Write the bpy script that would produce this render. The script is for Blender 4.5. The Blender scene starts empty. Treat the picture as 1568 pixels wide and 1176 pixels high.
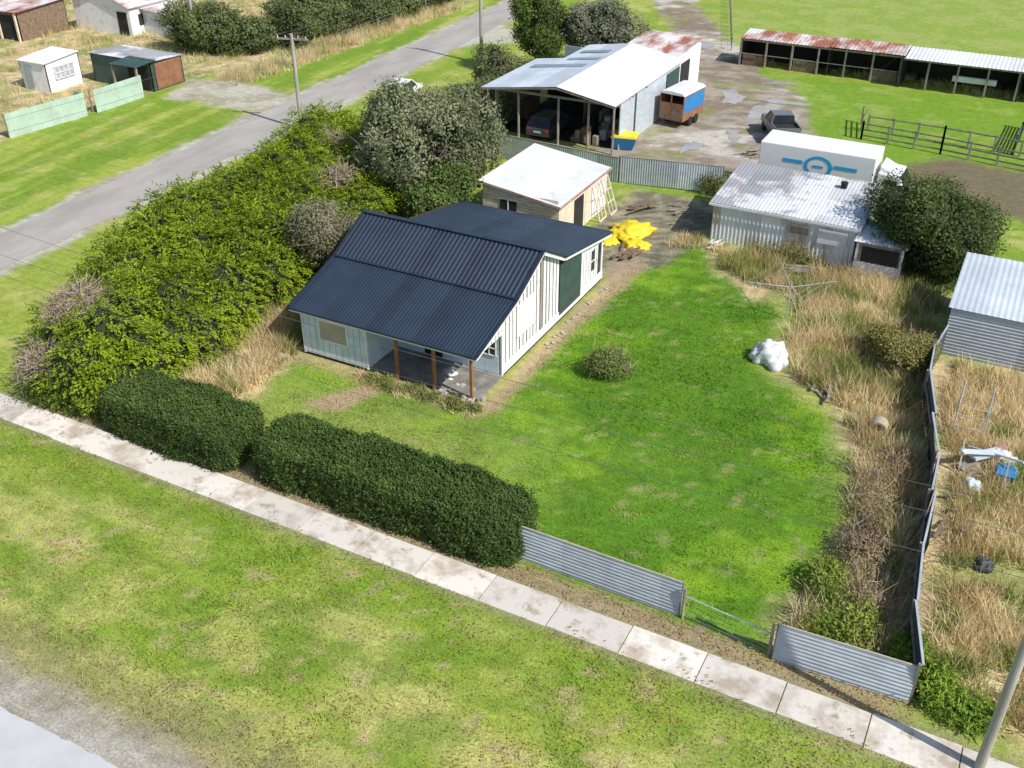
import bpy, math, numpy as np
from mathutils import Vector, Matrix
rng=np.random.default_rng(7)
S=bpy.context.scene
COL=S.collection
S.view_settings.view_transform='Standard'; S.view_settings.look='None'; S.view_settings.exposure=0

# ---------------------------------------------------------------- noise
_T=[np.random.default_rng(100+i).random((256,256)) for i in range(8)]
def vn(x,y,sc,seed=0):
    T=_T[seed%8]; x=np.asarray(x)*sc+seed*17.3+500; y=np.asarray(y)*sc+seed*9.1+500
    ix=np.floor(x).astype(int); iy=np.floor(y).astype(int); fx=x-ix; fy=y-iy
    fx=fx*fx*(3-2*fx); fy=fy*fy*(3-2*fy)
    a=T[ix&255,iy&255]; b=T[(ix+1)&255,iy&255]; c=T[ix&255,(iy+1)&255]; d=T[(ix+1)&255,(iy+1)&255]
    return (a*(1-fx)+b*fx)*(1-fy)+(c*(1-fx)+d*fx)*fy
def fbm(x,y,sc,seed=0,o=4):
    s=0;a=.5;t=0
    for i in range(o):
        s=s+a*vn(x,y,sc*2**i,seed+i); t+=a; a*=.55
    return s/t
def sst(a,b,x):
    t=np.clip((x-a)/(b-a),0,1); return t*t*(3-2*t)
def sdp(x,y,poly):
    x=np.asarray(x,float); y=np.asarray(y,float)
    d=np.full(x.shape,1e18); ins=np.zeros(x.shape,bool); n=len(poly)
    for i in range(n):
        ax,ay=poly[i]; bx,by=poly[(i+1)%n]
        ex,ey=bx-ax,by-ay; wx,wy=x-ax,y-ay
        t=np.clip((wx*ex+wy*ey)/(ex*ex+ey*ey),0,1)
        d=np.minimum(d,(wx-ex*t)**2+(wy-ey*t)**2)
        if ay!=by:
            c=((ay>y)!=(by>y))&(x<(bx-ax)*(y-ay)/(by-ay)+ax)
            ins^=c
    d=np.sqrt(d); return np.where(ins,-d,d)

# ---------------------------------------------------------------- mesh helpers
def link(ob,parent=None):
    COL.objects.link(ob)
    if parent: ob.parent=parent
    return ob
def empty(name,loc=(0,0,0),rz=0,parent=None):
    e=bpy.data.objects.new(name,None); e.location=loc; e.rotation_euler=(0,0,rz); e.empty_display_size=.3
    return link(e,parent)
def mk(name,V,F,mat,col=None,parent=None,smooth=False):
    V=np.asarray(V,dtype=np.float32); F=np.asarray(F,dtype=np.int32); n,k=F.shape
    me=bpy.data.meshes.new(name); me.vertices.add(len(V)); me.vertices.foreach_set('co',V.ravel())
    me.loops.add(n*k); me.loops.foreach_set('vertex_index',F.ravel())
    me.polygons.add(n); me.polygons.foreach_set('loop_start',np.arange(0,n*k,k,dtype=np.int32))
    me.polygons.foreach_set('loop_total',np.full(n,k,dtype=np.int32))
    if smooth: me.polygons.foreach_set('use_smooth',np.ones(n,bool))
    me.update(calc_edges=True)
    if col is not None:
        a=me.color_attributes.new('Col','FLOAT_COLOR','POINT')
        c=np.ones((len(V),4),dtype=np.float32); c[:,:3]=col; a.data.foreach_set('color',c.ravel())
    me.materials.append(mat)
    return link(bpy.data.objects.new(name,me),parent)
class B:
    def __init__(s): s.v=[]; s.f=[]
    def add(s,vs,fs):
        o=len(s.v); s.v+= [tuple(v) for v in vs]; s.f+=[tuple(i+o for i in f) for f in fs]; return s
    def box(s,x0,x1,y0,y1,z0,z1):
        return s.add([(x0,y0,z0),(x1,y0,z0),(x1,y1,z0),(x0,y1,z0),(x0,y0,z1),(x1,y0,z1),(x1,y1,z1),(x0,y1,z1)],
          [(0,3,2,1),(4,5,6,7),(0,1,5,4),(1,2,6,5),(2,3,7,6),(3,0,4,7)])
    def hexa(s,b,t):
        return s.add(list(b)+list(t),[(0,3,2,1),(4,5,6,7),(0,1,5,4),(1,2,6,5),(2,3,7,6),(3,0,4,7)])
    def beam(s,p,q,w,h=None):
        p=Vector(p);q=Vector(q);h=h or w; d=(q-p).normalized()
        up=Vector((0,0,1)) if abs(d.z)<.95 else Vector((0,1,0))
        a=d.cross(up).normalized()*w/2; b=a.cross(d).normalized()*h/2
        return s.hexa([p-a-b,p+a-b,p+a+b,p-a+b],[q-a-b,q+a-b,q+a+b,q-a+b])
    def cyl(s,p,q,r1,r2=None,n=10):
        p=Vector(p);q=Vector(q);r2=r1 if r2 is None else r2; d=(q-p).normalized()
        up=Vector((0,0,1)) if abs(d.z)<.95 else Vector((0,1,0))
        a=d.cross(up).normalized(); b=a.cross(d)
        vs=[p+(a*math.cos(t)+b*math.sin(t))*r1 for t in [i*2*math.pi/n for i in range(n)]]
        vs+=[q+(a*math.cos(t)+b*math.sin(t))*r2 for t in [i*2*math.pi/n for i in range(n)]]
        fs=[(i,(i+1)%n,n+(i+1)%n,n+i) for i in range(n)]+[tuple(range(n))[::-1],tuple(range(n,2*n))]
        return s.add(vs,fs)
    def prism(s,poly,ax,t0,t1):
        n=len(poly); f=(lambda a,b,t:(t,a,b)) if ax=='x' else ((lambda a,b,t:(a,t,b)) if ax=='y' else (lambda a,b,t:(a,b,t)))
        vs=[f(a,b,t0) for a,b in poly]+[f(a,b,t1) for a,b in poly]
        fs=[(i,(i+1)%n,n+(i+1)%n,n+i) for i in range(n)]+[tuple(range(n))[::-1],tuple(range(n,2*n))]
        return s.add(vs,fs)
    def corr(s,o,U,Vv,pitch=.15,amp=.012,seg=6):
        o=Vector(o);U=Vector(U);Vv=Vector(Vv);L=U.length; N=U.cross(Vv).normalized(); u=U.normalized()
        n=max(2,int(L/pitch*seg)); vs=[];fs=[]
        for i in range(n+1):
            t=L*i/n; off=N*amp*math.sin(2*math.pi*t/pitch); p=o+u*t+off; vs+= [p,p+Vv]
        for i in range(n): fs.append((2*i,2*i+2,2*i+3,2*i+1))
        return s.add(vs,fs)
    def done(s,name,mat,parent=None,bevel=0,smooth=False):
        me=bpy.data.meshes.new(name); me.from_pydata(s.v,[],s.f); me.materials.append(mat); me.update()
        if smooth:
            for p in me.polygons: p.use_smooth=True
        ob=link(bpy.data.objects.new(name,me),parent)
        if bevel:
            m=ob.modifiers.new('b','BEVEL'); m.width=bevel; m.segments=2
        return ob

# ---------------------------------------------------------------- materials
def newmat(name):
    m=bpy.data.materials.new(name); m.use_nodes=True; nt=m.node_tree
    return m,nt,nt.nodes['Principled BSDF']
def nz(nt,scale,detail=5,rough=.6,vec=None,sc=None):
    n=nt.nodes.new('ShaderNodeTexNoise'); n.inputs['Scale'].default_value=scale; n.inputs['Detail'].default_value=detail; n.inputs['Roughness'].default_value=rough
    g=nt.nodes.new('ShaderNodeNewGeometry')
    if sc:
        mp=nt.nodes.new('ShaderNodeMapping'); mp.inputs['Scale'].default_value=sc; nt.links.new(g.outputs['Position'],mp.inputs[0]); nt.links.new(mp.outputs[0],n.inputs['Vector'])
    else: nt.links.new(g.outputs['Position'],n.inputs['Vector'])
    return n
def ramp(nt,src,stops):
    r=nt.nodes.new('ShaderNodeValToRGB'); e=r.color_ramp.elements
    while len(e)<len(stops): e.new(.5)
    for i,(p,c) in enumerate(stops): e[i].position=p; e[i].color=(*c,1)
    nt.links.new(src,r.inputs[0]); return r
def mat(name,c1,c2=None,scale=2,rough=.7,metal=0,bump=.0,bscale=30,sc=None,lo=.35,hi=.65,spec=None,sheets=None,dirt=None):
    m,nt,p=newmat(name); p.inputs['Roughness'].default_value=rough; p.inputs['Metallic'].default_value=metal
    if spec is not None: p.inputs['Specular IOR Level'].default_value=spec
    if c2 is None: c2=tuple(x*.75 for x in c1)
    n=nz(nt,scale,5,.65,sc=sc); r=ramp(nt,n.outputs[0],[(lo,c2),(hi,c1)]); src=r.outputs[0]
    if sheets:
        g=nt.nodes.new('ShaderNodeNewGeometry'); sn=nt.nodes.new('ShaderNodeVectorMath'); sn.operation='SNAP'; sn.inputs[1].default_value=sheets
        nt.links.new(g.outputs['Position'],sn.inputs[0]); wn=nt.nodes.new('ShaderNodeTexWhiteNoise'); nt.links.new(sn.outputs[0],wn.inputs['Vector'])
        mr=nt.nodes.new('ShaderNodeMapRange'); mr.inputs[3].default_value=.80; mr.inputs[4].default_value=1.08; nt.links.new(wn.outputs['Value'],mr.inputs[0])
        vm=nt.nodes.new('ShaderNodeVectorMath'); vm.operation='SCALE'; nt.links.new(src,vm.inputs[0]); nt.links.new(mr.outputs[0],vm.inputs['Scale']); src=vm.outputs[0]
    if dirt:
        n3=nz(nt,dirt[0],5,.7); r3=ramp(nt,n3.outputs[0],[(dirt[2],(0,0,0)),(dirt[2]+.12,(1,1,1))]); mx=nt.nodes.new('ShaderNodeMix'); mx.data_type='RGBA'
        nt.links.new(r3.outputs[0],mx.inputs[0]); nt.links.new(src,mx.inputs[7]); mx.inputs[6].default_value=(*dirt[1],1); src=mx.outputs[2]
    nt.links.new(src,p.inputs['Base Color'])
    if bump:
        b=nt.nodes.new('ShaderNodeBump'); b.inputs['Strength'].default_value=bump; b.inputs['Distance'].default_value=.02
        n2=nz(nt,bscale,3); nt.links.new(n2.outputs[0],b.inputs['Height']); nt.links.new(b.outputs[0],p.inputs['Normal'])
    return m
def attr_mat(name,rough=.7,trans=0.0,fine=None,bump=0):
    m,nt,p=newmat(name); a=nt.nodes.new('ShaderNodeAttribute'); a.attribute_name='Col'
    p.inputs['Roughness'].default_value=rough; p.inputs['Specular IOR Level'].default_value=.25
    src=a.outputs['Color']
    if fine:
        for (scl,lo,hi,scv) in fine:
            n=nz(nt,scl,4,.7,sc=scv); mr=nt.nodes.new('ShaderNodeMapRange'); mr.inputs[1].default_value=.28; mr.inputs[2].default_value=.72; mr.inputs[3].default_value=lo; mr.inputs[4].default_value=hi
            nt.links.new(n.outputs[0],mr.inputs[0])
            vm=nt.nodes.new('ShaderNodeVectorMath'); vm.operation='SCALE'; nt.links.new(src,vm.inputs[0]); nt.links.new(mr.outputs[0],vm.inputs['Scale']); src=vm.outputs[0]
    nt.links.new(src,p.inputs['Base Color'])
    if bump:
        b=nt.nodes.new('ShaderNodeBump'); b.inputs['Strength'].default_value=bump; b.inputs['Distance'].default_value=.06
        n2=nz(nt,9,4,.75); nt.links.new(n2.outputs[0],b.inputs['Height']); nt.links.new(b.outputs[0],p.inputs['Normal'])
    if trans:
        t=nt.nodes.new('ShaderNodeBsdfTranslucent'); nt.links.new(src,t.inputs[0]); mx=nt.nodes.new('ShaderNodeMixShader'); mx.inputs[0].default_value=trans
        o=nt.nodes['Material Output']; nt.links.new(p.outputs[0],mx.inputs[1]); nt.links.new(t.outputs[0],mx.inputs[2]); nt.links.new(mx.outputs[0],o.inputs[0])
    return m
M_ground=attr_mat('ground_cover',.9,0,[(2.2,.78,1.22,None),(13,.56,1.42,None),(1.0,.86,1.14,(.5,3.2,1))],.7)
M_leaf=attr_mat('foliage',.6,.28)
M_blade=attr_mat('grass_blades',.75,.3)
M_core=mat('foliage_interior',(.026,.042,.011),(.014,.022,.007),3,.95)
M_bark=mat('bark',(.16,.12,.09),(.07,.055,.045),6,.9,bump=.6)
M_twig=mat('dead_twigs',(.44,.36,.27),(.24,.18,.125),6,.9)
M_roofn=mat('navy_corrugated_steel',(.026,.040,.064),(.020,.031,.050),.8,.40,.0,spec=.5,sheets=(.76,50,50))
M_white=mat('white_weatherboard',(.80,.80,.79),(.55,.53,.49),1.8,.6,lo=.28,hi=.46)
M_blueish=mat('blue_boards_and_shade_tint',(.70,.81,.88),(.54,.64,.70),2,.6)  # blue boards; also puts a bluish shade tint into the white front-room wall
M_gap=mat('dark_timber_batten',(.075,.05,.036),(.04,.03,.024),3,.9)
M_teal=mat('dark_green_cladding',(.045,.09,.078),(.03,.06,.052),1.2,.6)
M_beige=mat('beige_board',(.50,.44,.33),(.40,.35,.25),2,.7)
M_glass=mat('window_glass',(.03,.04,.05),(.015,.02,.025),1,.12)
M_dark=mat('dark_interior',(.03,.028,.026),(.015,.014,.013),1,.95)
M_post=mat('oiled_timber_post',(.38,.16,.06),(.26,.11,.04),5,.6)
M_conc=mat('concrete',(.30,.28,.25),(.15,.14,.12),1.6,.85,bump=.3,bscale=60)
M_galv=mat('galvanised_iron',(.56,.61,.66),(.40,.45,.50),1.5,.45,.2,lo=.3,hi=.7,sc=(1,1,3),sheets=(1.7,50,50))
M_galvl=mat('light_roof_iron',(.66,.72,.78),(.50,.56,.62),.7,.5,.1,lo=.3,hi=.7,sheets=(1.52,60,50))
M_wroof=mat('white_painted_roof',(.76,.78,.80),(.64,.66,.68),.8,.55,lo=.3,hi=.6,sheets=(1.5,80,50),dirt=(1.1,(.50,.46,.42),.26))
M_rust=mat('rusty_roof_iron',(.70,.66,.65),(.36,.13,.075),.55,.65,.05,lo=.40,hi=.56,sc=(1,.45,1),sheets=(1.5,100,50))
M_rustd=mat('rusty_patchy_iron',(.70,.74,.76),(.48,.38,.31),.9,.6,.05,lo=.32,hi=.46,sc=(1.6,.5,.4),sheets=(.9,100,50))
M_rshr=mat('weathered_grey_roof',(.66,.68,.70),(.33,.34,.36),.28,.6,.0,lo=.46,hi=.53,sheets=(1.5,1.9,50),dirt=(.6,(.42,.28,.22),.30))
M_cream=mat('cream_weatherboard',(.82,.72,.56),(.60,.49,.36),2.5,.75,sc=(1,1,5))
M_redtrim=mat('red_oxide_trim',(.34,.12,.10),(.45,.36,.32),1.5,.7)
M_woodg=mat('grey_weathered_timber',(.36,.32,.27),(.20,.17,.14),4,.9,sc=(1,1,.3))
M_woodb=mat('brown_timber',(.26,.18,.12),(.13,.09,.06),4,.85)
M_pgreen=mat('pale_green_fence',(.46,.60,.50),(.36,.46,.38),1,.7)
M_fdark=mat('dark_fence_sheet',(.07,.08,.10),(.04,.045,.055),1,.6)
M_asph=mat('chipseal',(.42,.395,.36),(.32,.295,.262),.5,.9,bump=.4,bscale=50,sc=(1,.3,1))
M_asph2=mat('pale_asphalt',(.56,.56,.57),(.48,.48,.48),.5,.9,bump=.4,bscale=60)
M_rub=mat('black_rubber',(.02,.02,.02),(.012,.012,.012),5,.8)
M_cardark=mat('charcoal_car_paint',(.05,.055,.06),(.04,.045,.05),1,.3)
M_cargrey=mat('grey_car_paint',(.16,.17,.19),(.13,.14,.15),1,.3)
M_carwhite=mat('white_car_paint',(.84,.84,.84),(.78,.78,.78),1,.3)
M_blue=mat('blue_paint',(.03,.22,.50),(.025,.18,.42),2,.5)
M_yellow=mat('yellow_tarpaulin',(.85,.68,.03),(.68,.52,.02),3,.5,bump=.8,bscale=4)
M_cyan=mat('cyan_logo_paint',(.03,.40,.68),(.03,.37,.62),2,.5)
M_brownp=mat('brown_panel',(.32,.15,.08),(.2,.09,.05),2,.6)
M_wbag=mat('white_plastic_sack',(.78,.79,.78),(.52,.52,.50),3,.6,bump=.9,bscale=5)
M_polewood=mat('grey_pole_timber',(.42,.40,.37),(.30,.28,.25),3,.85,sc=(1,1,.2))
M_wire=mat('wire',(.12,.12,.12),None,1,.5)
M_rock=mat('rubble',(.50,.47,.43),(.30,.27,.24),3,.9,bump=.5)
M_red=mat('red_lamp',(.45,.02,.02),None,1,.3)
M_water=mat('puddle_water',(.46,.43,.39),(.32,.29,.26),.6,.10)

# ---------------------------------------------------------------- regions
YARD=[(-28,22.6),(-3,22.6),(-2.4,30),(-4.4,36.4),(-8.6,38.6),(-8.7,44),(-13.3,49.8),(-15.7,50),(-17,44),(-17,30),(-28,30)]
DRYR=[(-3,23.2),(.6,23.2),(14,21.5),(14,43),(-1.2,44),(-2,50),(-14.5,50.4),(-13,47.2),(-8,44),(-7.6,38.6),(-4.2,36.4),(-2.2,30),(-3,25)]
DRYL=[(-30,25.3),(-27.3,24.9),(-26.4,27),(-26.9,30),(-27,34),(-30.4,33)]
DRYTL=[(-200,38),(-75,41),(-63.2,43),(-62.4,57),(-63,62),(-60,66),(-57.0,72),(-56.0,95),(-57,130),(-200,130)]
LANE=[(-41.5,130),(-40,108),(-31.5,93),(-27,85),(-25.2,76),(-24.6,62),(-31,61.5),(-33.8,60.3),(-26,59.4),(-19,58),(-16.5,59),(-14.8,64),(-13.6,70),(-16.4,80),(-21.5,85),(-24.4,91),(-28,96),(-35.5,109),(-37,130)]
BACKY=[(-20,46),(-17.5,43.8),(-15.6,46),(-14.8,50),(-15,56),(-21,56),(-21.2,52)]
MUD=[(-6.5,62),(14,61),(14,69.8),(-5,70.6),(-8,66)]
GRAVL=[(-51.5,57),(-55,57.2),(-60,56.6),(-62.6,61.5),(-59.5,63.5),(-52,62)]
SIDEL=[(-48.5,82.5),(-45,84),(-40,90),(-36,94),(-38,96),(-43,92),(-47,90),(-49.5,90)]
def roadx(y):
    y=np.asarray(y,float)
    return -44.6-.052*(y-15), -49.2-.055*(y-15)
def gcol(x,y):
    c=lambda *v: np.array(v)
    n1=fbm(x,y,.12,0); n2=fbm(x,y,.6,1); n3=fbm(x*1.0,y,2.2,2); ns=fbm(x*.25,y,.8,3); n4=fbm(x*.5+y*.3,y*.9-x*.35,1.1,5)
    verge=c(.28,.345,.052); lush=c(.135,.275,.012); yel=c(.45,.43,.145); tan=c(.60,.48,.27); brown=c(.30,.22,.13); dirt=c(.36,.27,.18); grav=c(.50,.46,.40)
    def mix(a,b,m): return a*(1-m[...,None])+b*m[...,None]
    C=np.zeros(x.shape+(3,))+verge
    C=mix(C,c(.19,.30,.028),sst(.42,.6,n1)*.85)
    C=mix(C,yel,sst(.50,.70,n2)*.65)
    C=mix(C,yel,sst(.48,.62,ns)*.6*sst(24,20,y))
    C=mix(C,c(.13,.225,.02),sst(.51,.61,n4)*.6*sst(24,20,y))
    C=mix(C,c(.17,.28,.02),sst(17.5,19.5,y+(n2-.5)*3)*sst(24,21,y)*.5)
    C=mix(C,c(.46,.36,.20),sst(.64,.76,n3)*.6*sst(23,21,y))
    lf=sst(-50,-51,x); st=fbm(x*1.2+y*.12,y*.12,.9,4)
    C=mix(C,c(.15,.26,.02),lf*sst(.47,.58,st)*.7); C=mix(C,c(.36,.42,.07),lf*sst(.45,.35,st)*.6)
    far=sst(90,92,y)*sst(-36,-30,x)
    C=mix(C,c(.24,.335,.055),far); C=mix(C,c(.35,.385,.12),far*sst(.45,.6,n2)*.5)
    pad=sst(0,1.5,-sdp(x,y,[(-15,62),(20,60),(20,87),(-24,87)])+ (n2-.5)*2)
    C=mix(C,c(.16,.29,.02),pad*.85); C=mix(C,c(.30,.36,.08),pad*sst(.5,.65,n2)*.5)
    d=lambda P,w=.6,a=1.2: sst(w,-w,sdp(x,y,P)+(n2-.5)*a*2+(n3-.5)*a)
    m=d(YARD,.8,.6); L=np.zeros(C.shape)+lush
    L=mix(L,c(.21,.34,.022),sst(.45,.62,n2)*.75); L=mix(L,c(.09,.205,.012),sst(.5,.62,n1)*.85); L=mix(L,c(.075,.18,.010),sst(.53,.63,n4)*.7)
    L=mix(L,c(.34,.37,.10),sst(33,25,y+(n2-.5)*6)*sst(-10,-20,x+(n2-.5)*6)*.6)
    L=mix(L,c(.38,.33,.15),sst(.66,.75,n3)*.45)
    C=mix(C,L,m)
    for P,a in ((DRYR,.8),(DRYL,.8),(DRYTL,1.2)):
        m=d(P,.7,a); T=np.zeros(C.shape)+tan; T=mix(T,brown,sst(.45,.62,n3)*.75); T=mix(T,c(.24,.29,.07),sst(.47,.6,n2)*.75)
        C=mix(C,T,m)
    G=np.zeros(C.shape)+grav; G=mix(G,c(.33,.29,.23),sst(.45,.62,n2)*.8); G=mix(G,c(.66,.63,.58),sst(.6,.7,n3)*.4)
    m=d(LANE,.5,.6); gg=G.copy(); gg=mix(gg,c(.24,.19,.13),sst(.44,.56,n1)*.65); gg=mix(gg,c(.17,.125,.085),sst(.50,.58,n4)*.6); gg=mix(gg,c(.22,.26,.06),sst(.58,.7,n2)*.6); C=mix(C,gg,m)
    for P in (GRAVL,SIDEL): C=mix(C,G,d(P,.6,.8)*.85)
    C=mix(C,mix(np.zeros(C.shape)+c(.15,.13,.105),c(.32,.27,.20),sst(.45,.6,n3)),d(BACKY,.5,.5)*.9)
    C=mix(C,np.zeros(C.shape)+c(.17,.125,.09),d(MUD,.8,.8)*.9)
    a,b=roadx(y); e=(n2-.5)*1.6+(n3-.5)*.8
    m=sst(.55,-.1,x-a+e)*sst(-.55,.1,x-b+e); C=mix(C,G,m*.9)
    m=sst(12.2,11.7,y+(n3-.5)*.5+(n2-.5)*.6); C=mix(C,mix(np.zeros(C.shape)+c(.40,.37,.325),c(.30,.27,.22),sst(.45,.6,n3)),m*.94)
    m=sst(13.8,12,y+(n3-.5)*2.8)*sst(11,12,y); C=mix(C,np.zeros(C.shape)+c(.29,.25,.13),m*.7)
    m=sst(21.6,21.8,y)*sst(22.9,22.3,y+(n3-.5)*.9)*sst(1.5,0,x)*sst(-36,-34,x); C=mix(C,np.zeros(C.shape)+c(.33,.24,.17),m*.85)
    m=sst(.35,.0,np.abs(y-21.1)-.75+(n3-.5)*.5)*sst(-60,-55,x); C=mix(C,np.zeros(C.shape)+c(.28,.25,.14),m*.6)
    for P,k in (([(-17.5,30),(-16.6,30.2),(-16.7,38),(-16.2,46),(-17.6,46)],.85),([(-27,29.6),(-17,29.4),(-17,30.7),(-27,30.7)],.6),([(-22.6,30),(-21.4,30),(-22.4,27),(-23.9,27.2)],.9)):
        C=mix(C,np.zeros(C.shape)+c(.42,.30,.20),d(P,.3,.35)*k)
    return np.clip(C,.005,.9)

gx=np.concatenate([[-1500,-800,-400,-250,-160],np.arange(-110,18.01,.3),[30,60,150,400,800,1500]])
gy=np.concatenate([[-600,-200,-60,-10],np.arange(2,128,.3),[135,150,200,300,500,900,1800]])
X,Y=np.meshgrid(gx,gy,indexing='ij')
Z=(fbm(X,Y,.25,5)-.5)*.10*((Y>12.5)&(X>-44)&(Y<60))*(np.abs(Y-21.3)>1.3)
Cc=gcol(X,Y); V=np.stack([X,Y,Z],-1).reshape(-1,3)
nx_,ny_=X.shape; I=np.arange(nx_*ny_).reshape(nx_,ny_)
F=np.stack([I[:-1,:-1],I[1:,:-1],I[1:,1:],I[:-1,1:]],-1).reshape(-1,4)
mk('ground',V,F,M_ground,Cc.reshape(-1,3),smooth=True)

def strip(name,pts,mat_,z):
    V=[];F=[]
    for i,(a,b) in enumerate(pts): V+=[(a[0],a[1],z),(b[0],b[1],z)]
    for i in range(len(pts)-1): F.append((2*i,2*i+1,2*i+3,2*i+2))
    return mk(name,V,F,mat_)
ys=np.arange(-60,200,.25); a,b=roadx(ys); j1=(fbm(ys,ys*0,.8,2)-.5)*.7; j2=(fbm(ys,ys*0+9,.8,3)-.5)*.7
strip('side_road',[((b[i]+j2[i]+.35,ys[i]),(a[i]+j1[i]-.35,ys[i])) for i in range(len(ys))],M_asph,.012)
xs=np.arange(-42,60,.15); j=(fbm(xs,xs*0,.35,4)-.5)*.35+(fbm(xs,xs*0,3,5)-.5)*.16
strip('main_road',[((x_,10.5+jj),(x_,4.5)) for x_,jj in zip(xs,j)],M_asph2,.016)
def blobsheet(name,cx,cy,rx,ry,mat_,z,seed,rot=0):
    n=48; r=np.random.default_rng(seed); ph=r.random(5)*6; vs=[(cx,cy,z)]
    for i in range(n):
        t=i*2*math.pi/n; k=1+.22*math.sin(2*t+ph[0])+.16*math.sin(3*t+ph[1])+.1*math.sin(5*t+ph[2])+.08*math.sin(8*t+ph[3])+.05*math.sin(13*t+ph[4])
        u=rx*k*math.cos(t); v=ry*k*math.sin(t); vs.append((cx+u*math.cos(rot)-v*math.sin(rot),cy+u*math.sin(rot)+v*math.cos(rot),z))
    me=bpy.data.meshes.new(name); me.from_pydata(vs,[],[(0,i+1,(i+1)%n+1) for i in range(n)]); me.materials.append(mat_); return link(bpy.data.objects.new(name,me))
for i,(cx,cy,rx,ry,ro) in enumerate([(-21.5,77.5,.9,1.7,.2),(-18.5,74.5,.8,2.0,-.2),(-17.5,78,1.5,.6,.1),(-20.5,65,.5,1.3,0),(-19.2,83,1.6,.5,.3),(-22.3,60.8,.8,.3,0),(-46.6,52.0,.5,2.6,0),(-46.8,57.5,.4,1.2,0),(-29,92,1.0,1.3,.3),(-18.6,68.5,.5,1.0,.5)]):
    blobsheet('puddle',cx,cy,rx,ry,M_water,.02,i,ro)

b=B(); x=-60.0; r=np.random.default_rng(3)
while x<16:
    w=2.4; b.box(x,x+w-.035,20.45+r.normal()*.012,21.72+r.normal()*.012,-.05,.035+r.normal()*.004); x+=w
M_path=mat('stained_footpath_concrete',(.72,.67,.60),(.46,.39,.31),.7,.85,bump=.35,bscale=40,lo=.36,hi=.52,sheets=(2.4,50,50),dirt=(1.6,(.36,.30,.22),.33))
b.done('footpath',M_path)

# ---------------------------------------------------------------- foliage
def unit(v): return v/np.maximum(np.linalg.norm(v,axis=1,keepdims=True),1e-6)
def leaves(name,P,N,L,W,cd,cl,seed,parent,mat_=None,yel=None,tone=None,ax=None):
    r=np.random.default_rng(seed); n=len(P); R=unit(r.normal(size=(n,3)))
    A=unit(N*.25+R) if ax is None else unit(ax+R*.35)
    Bv=unit(np.cross(A,unit(N*1.3+R[:,::-1]*.7+np.array([0,0,.3]))))
    l=(L*(.6+.8*r.random(n)))[:,None]; w=(W*(.6+.8*r.random(n)))[:,None]
    v=np.stack([P,P+A*l*.5+Bv*w*.5,P+A*l,P+A*l*.5-Bv*w*.5],1).reshape(-1,3); v[:,2]=np.maximum(v[:,2],.02)
    if tone is None:
        k=fbm(P[:,0]+P[:,2]*.6,P[:,1]-P[:,2]*.5,.9,seed%5); k=sst(.35,.65,k)*.6+r.random(n)*.5
    else: k=tone+r.random(n)*.35
    k=np.clip(k+(N[:,2]*.12),0,1.15)[:,None]
    c=np.array(cd)*(1-k)+np.array(cl)*k
    if yel is not None:
        m=(r.random(n)<yel[0])[:,None]; c=np.where(m,np.array(yel[1]),c)
    c=np.repeat(c,4,0)
    return mk(name,v,np.arange(4*n).reshape(-1,4),mat_ or M_leaf,c,parent)
def ico(sub=2):
    import bmesh
    bm=bmesh.new(); bmesh.ops.create_icosphere(bm,subdivisions=sub,radius=1); V=np.array([v.co[:] for v in bm.verts]); F=np.array([[v.index for v in f.verts] for f in bm.faces]); bm.free(); return V,F
ICO=ico(3)
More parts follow.
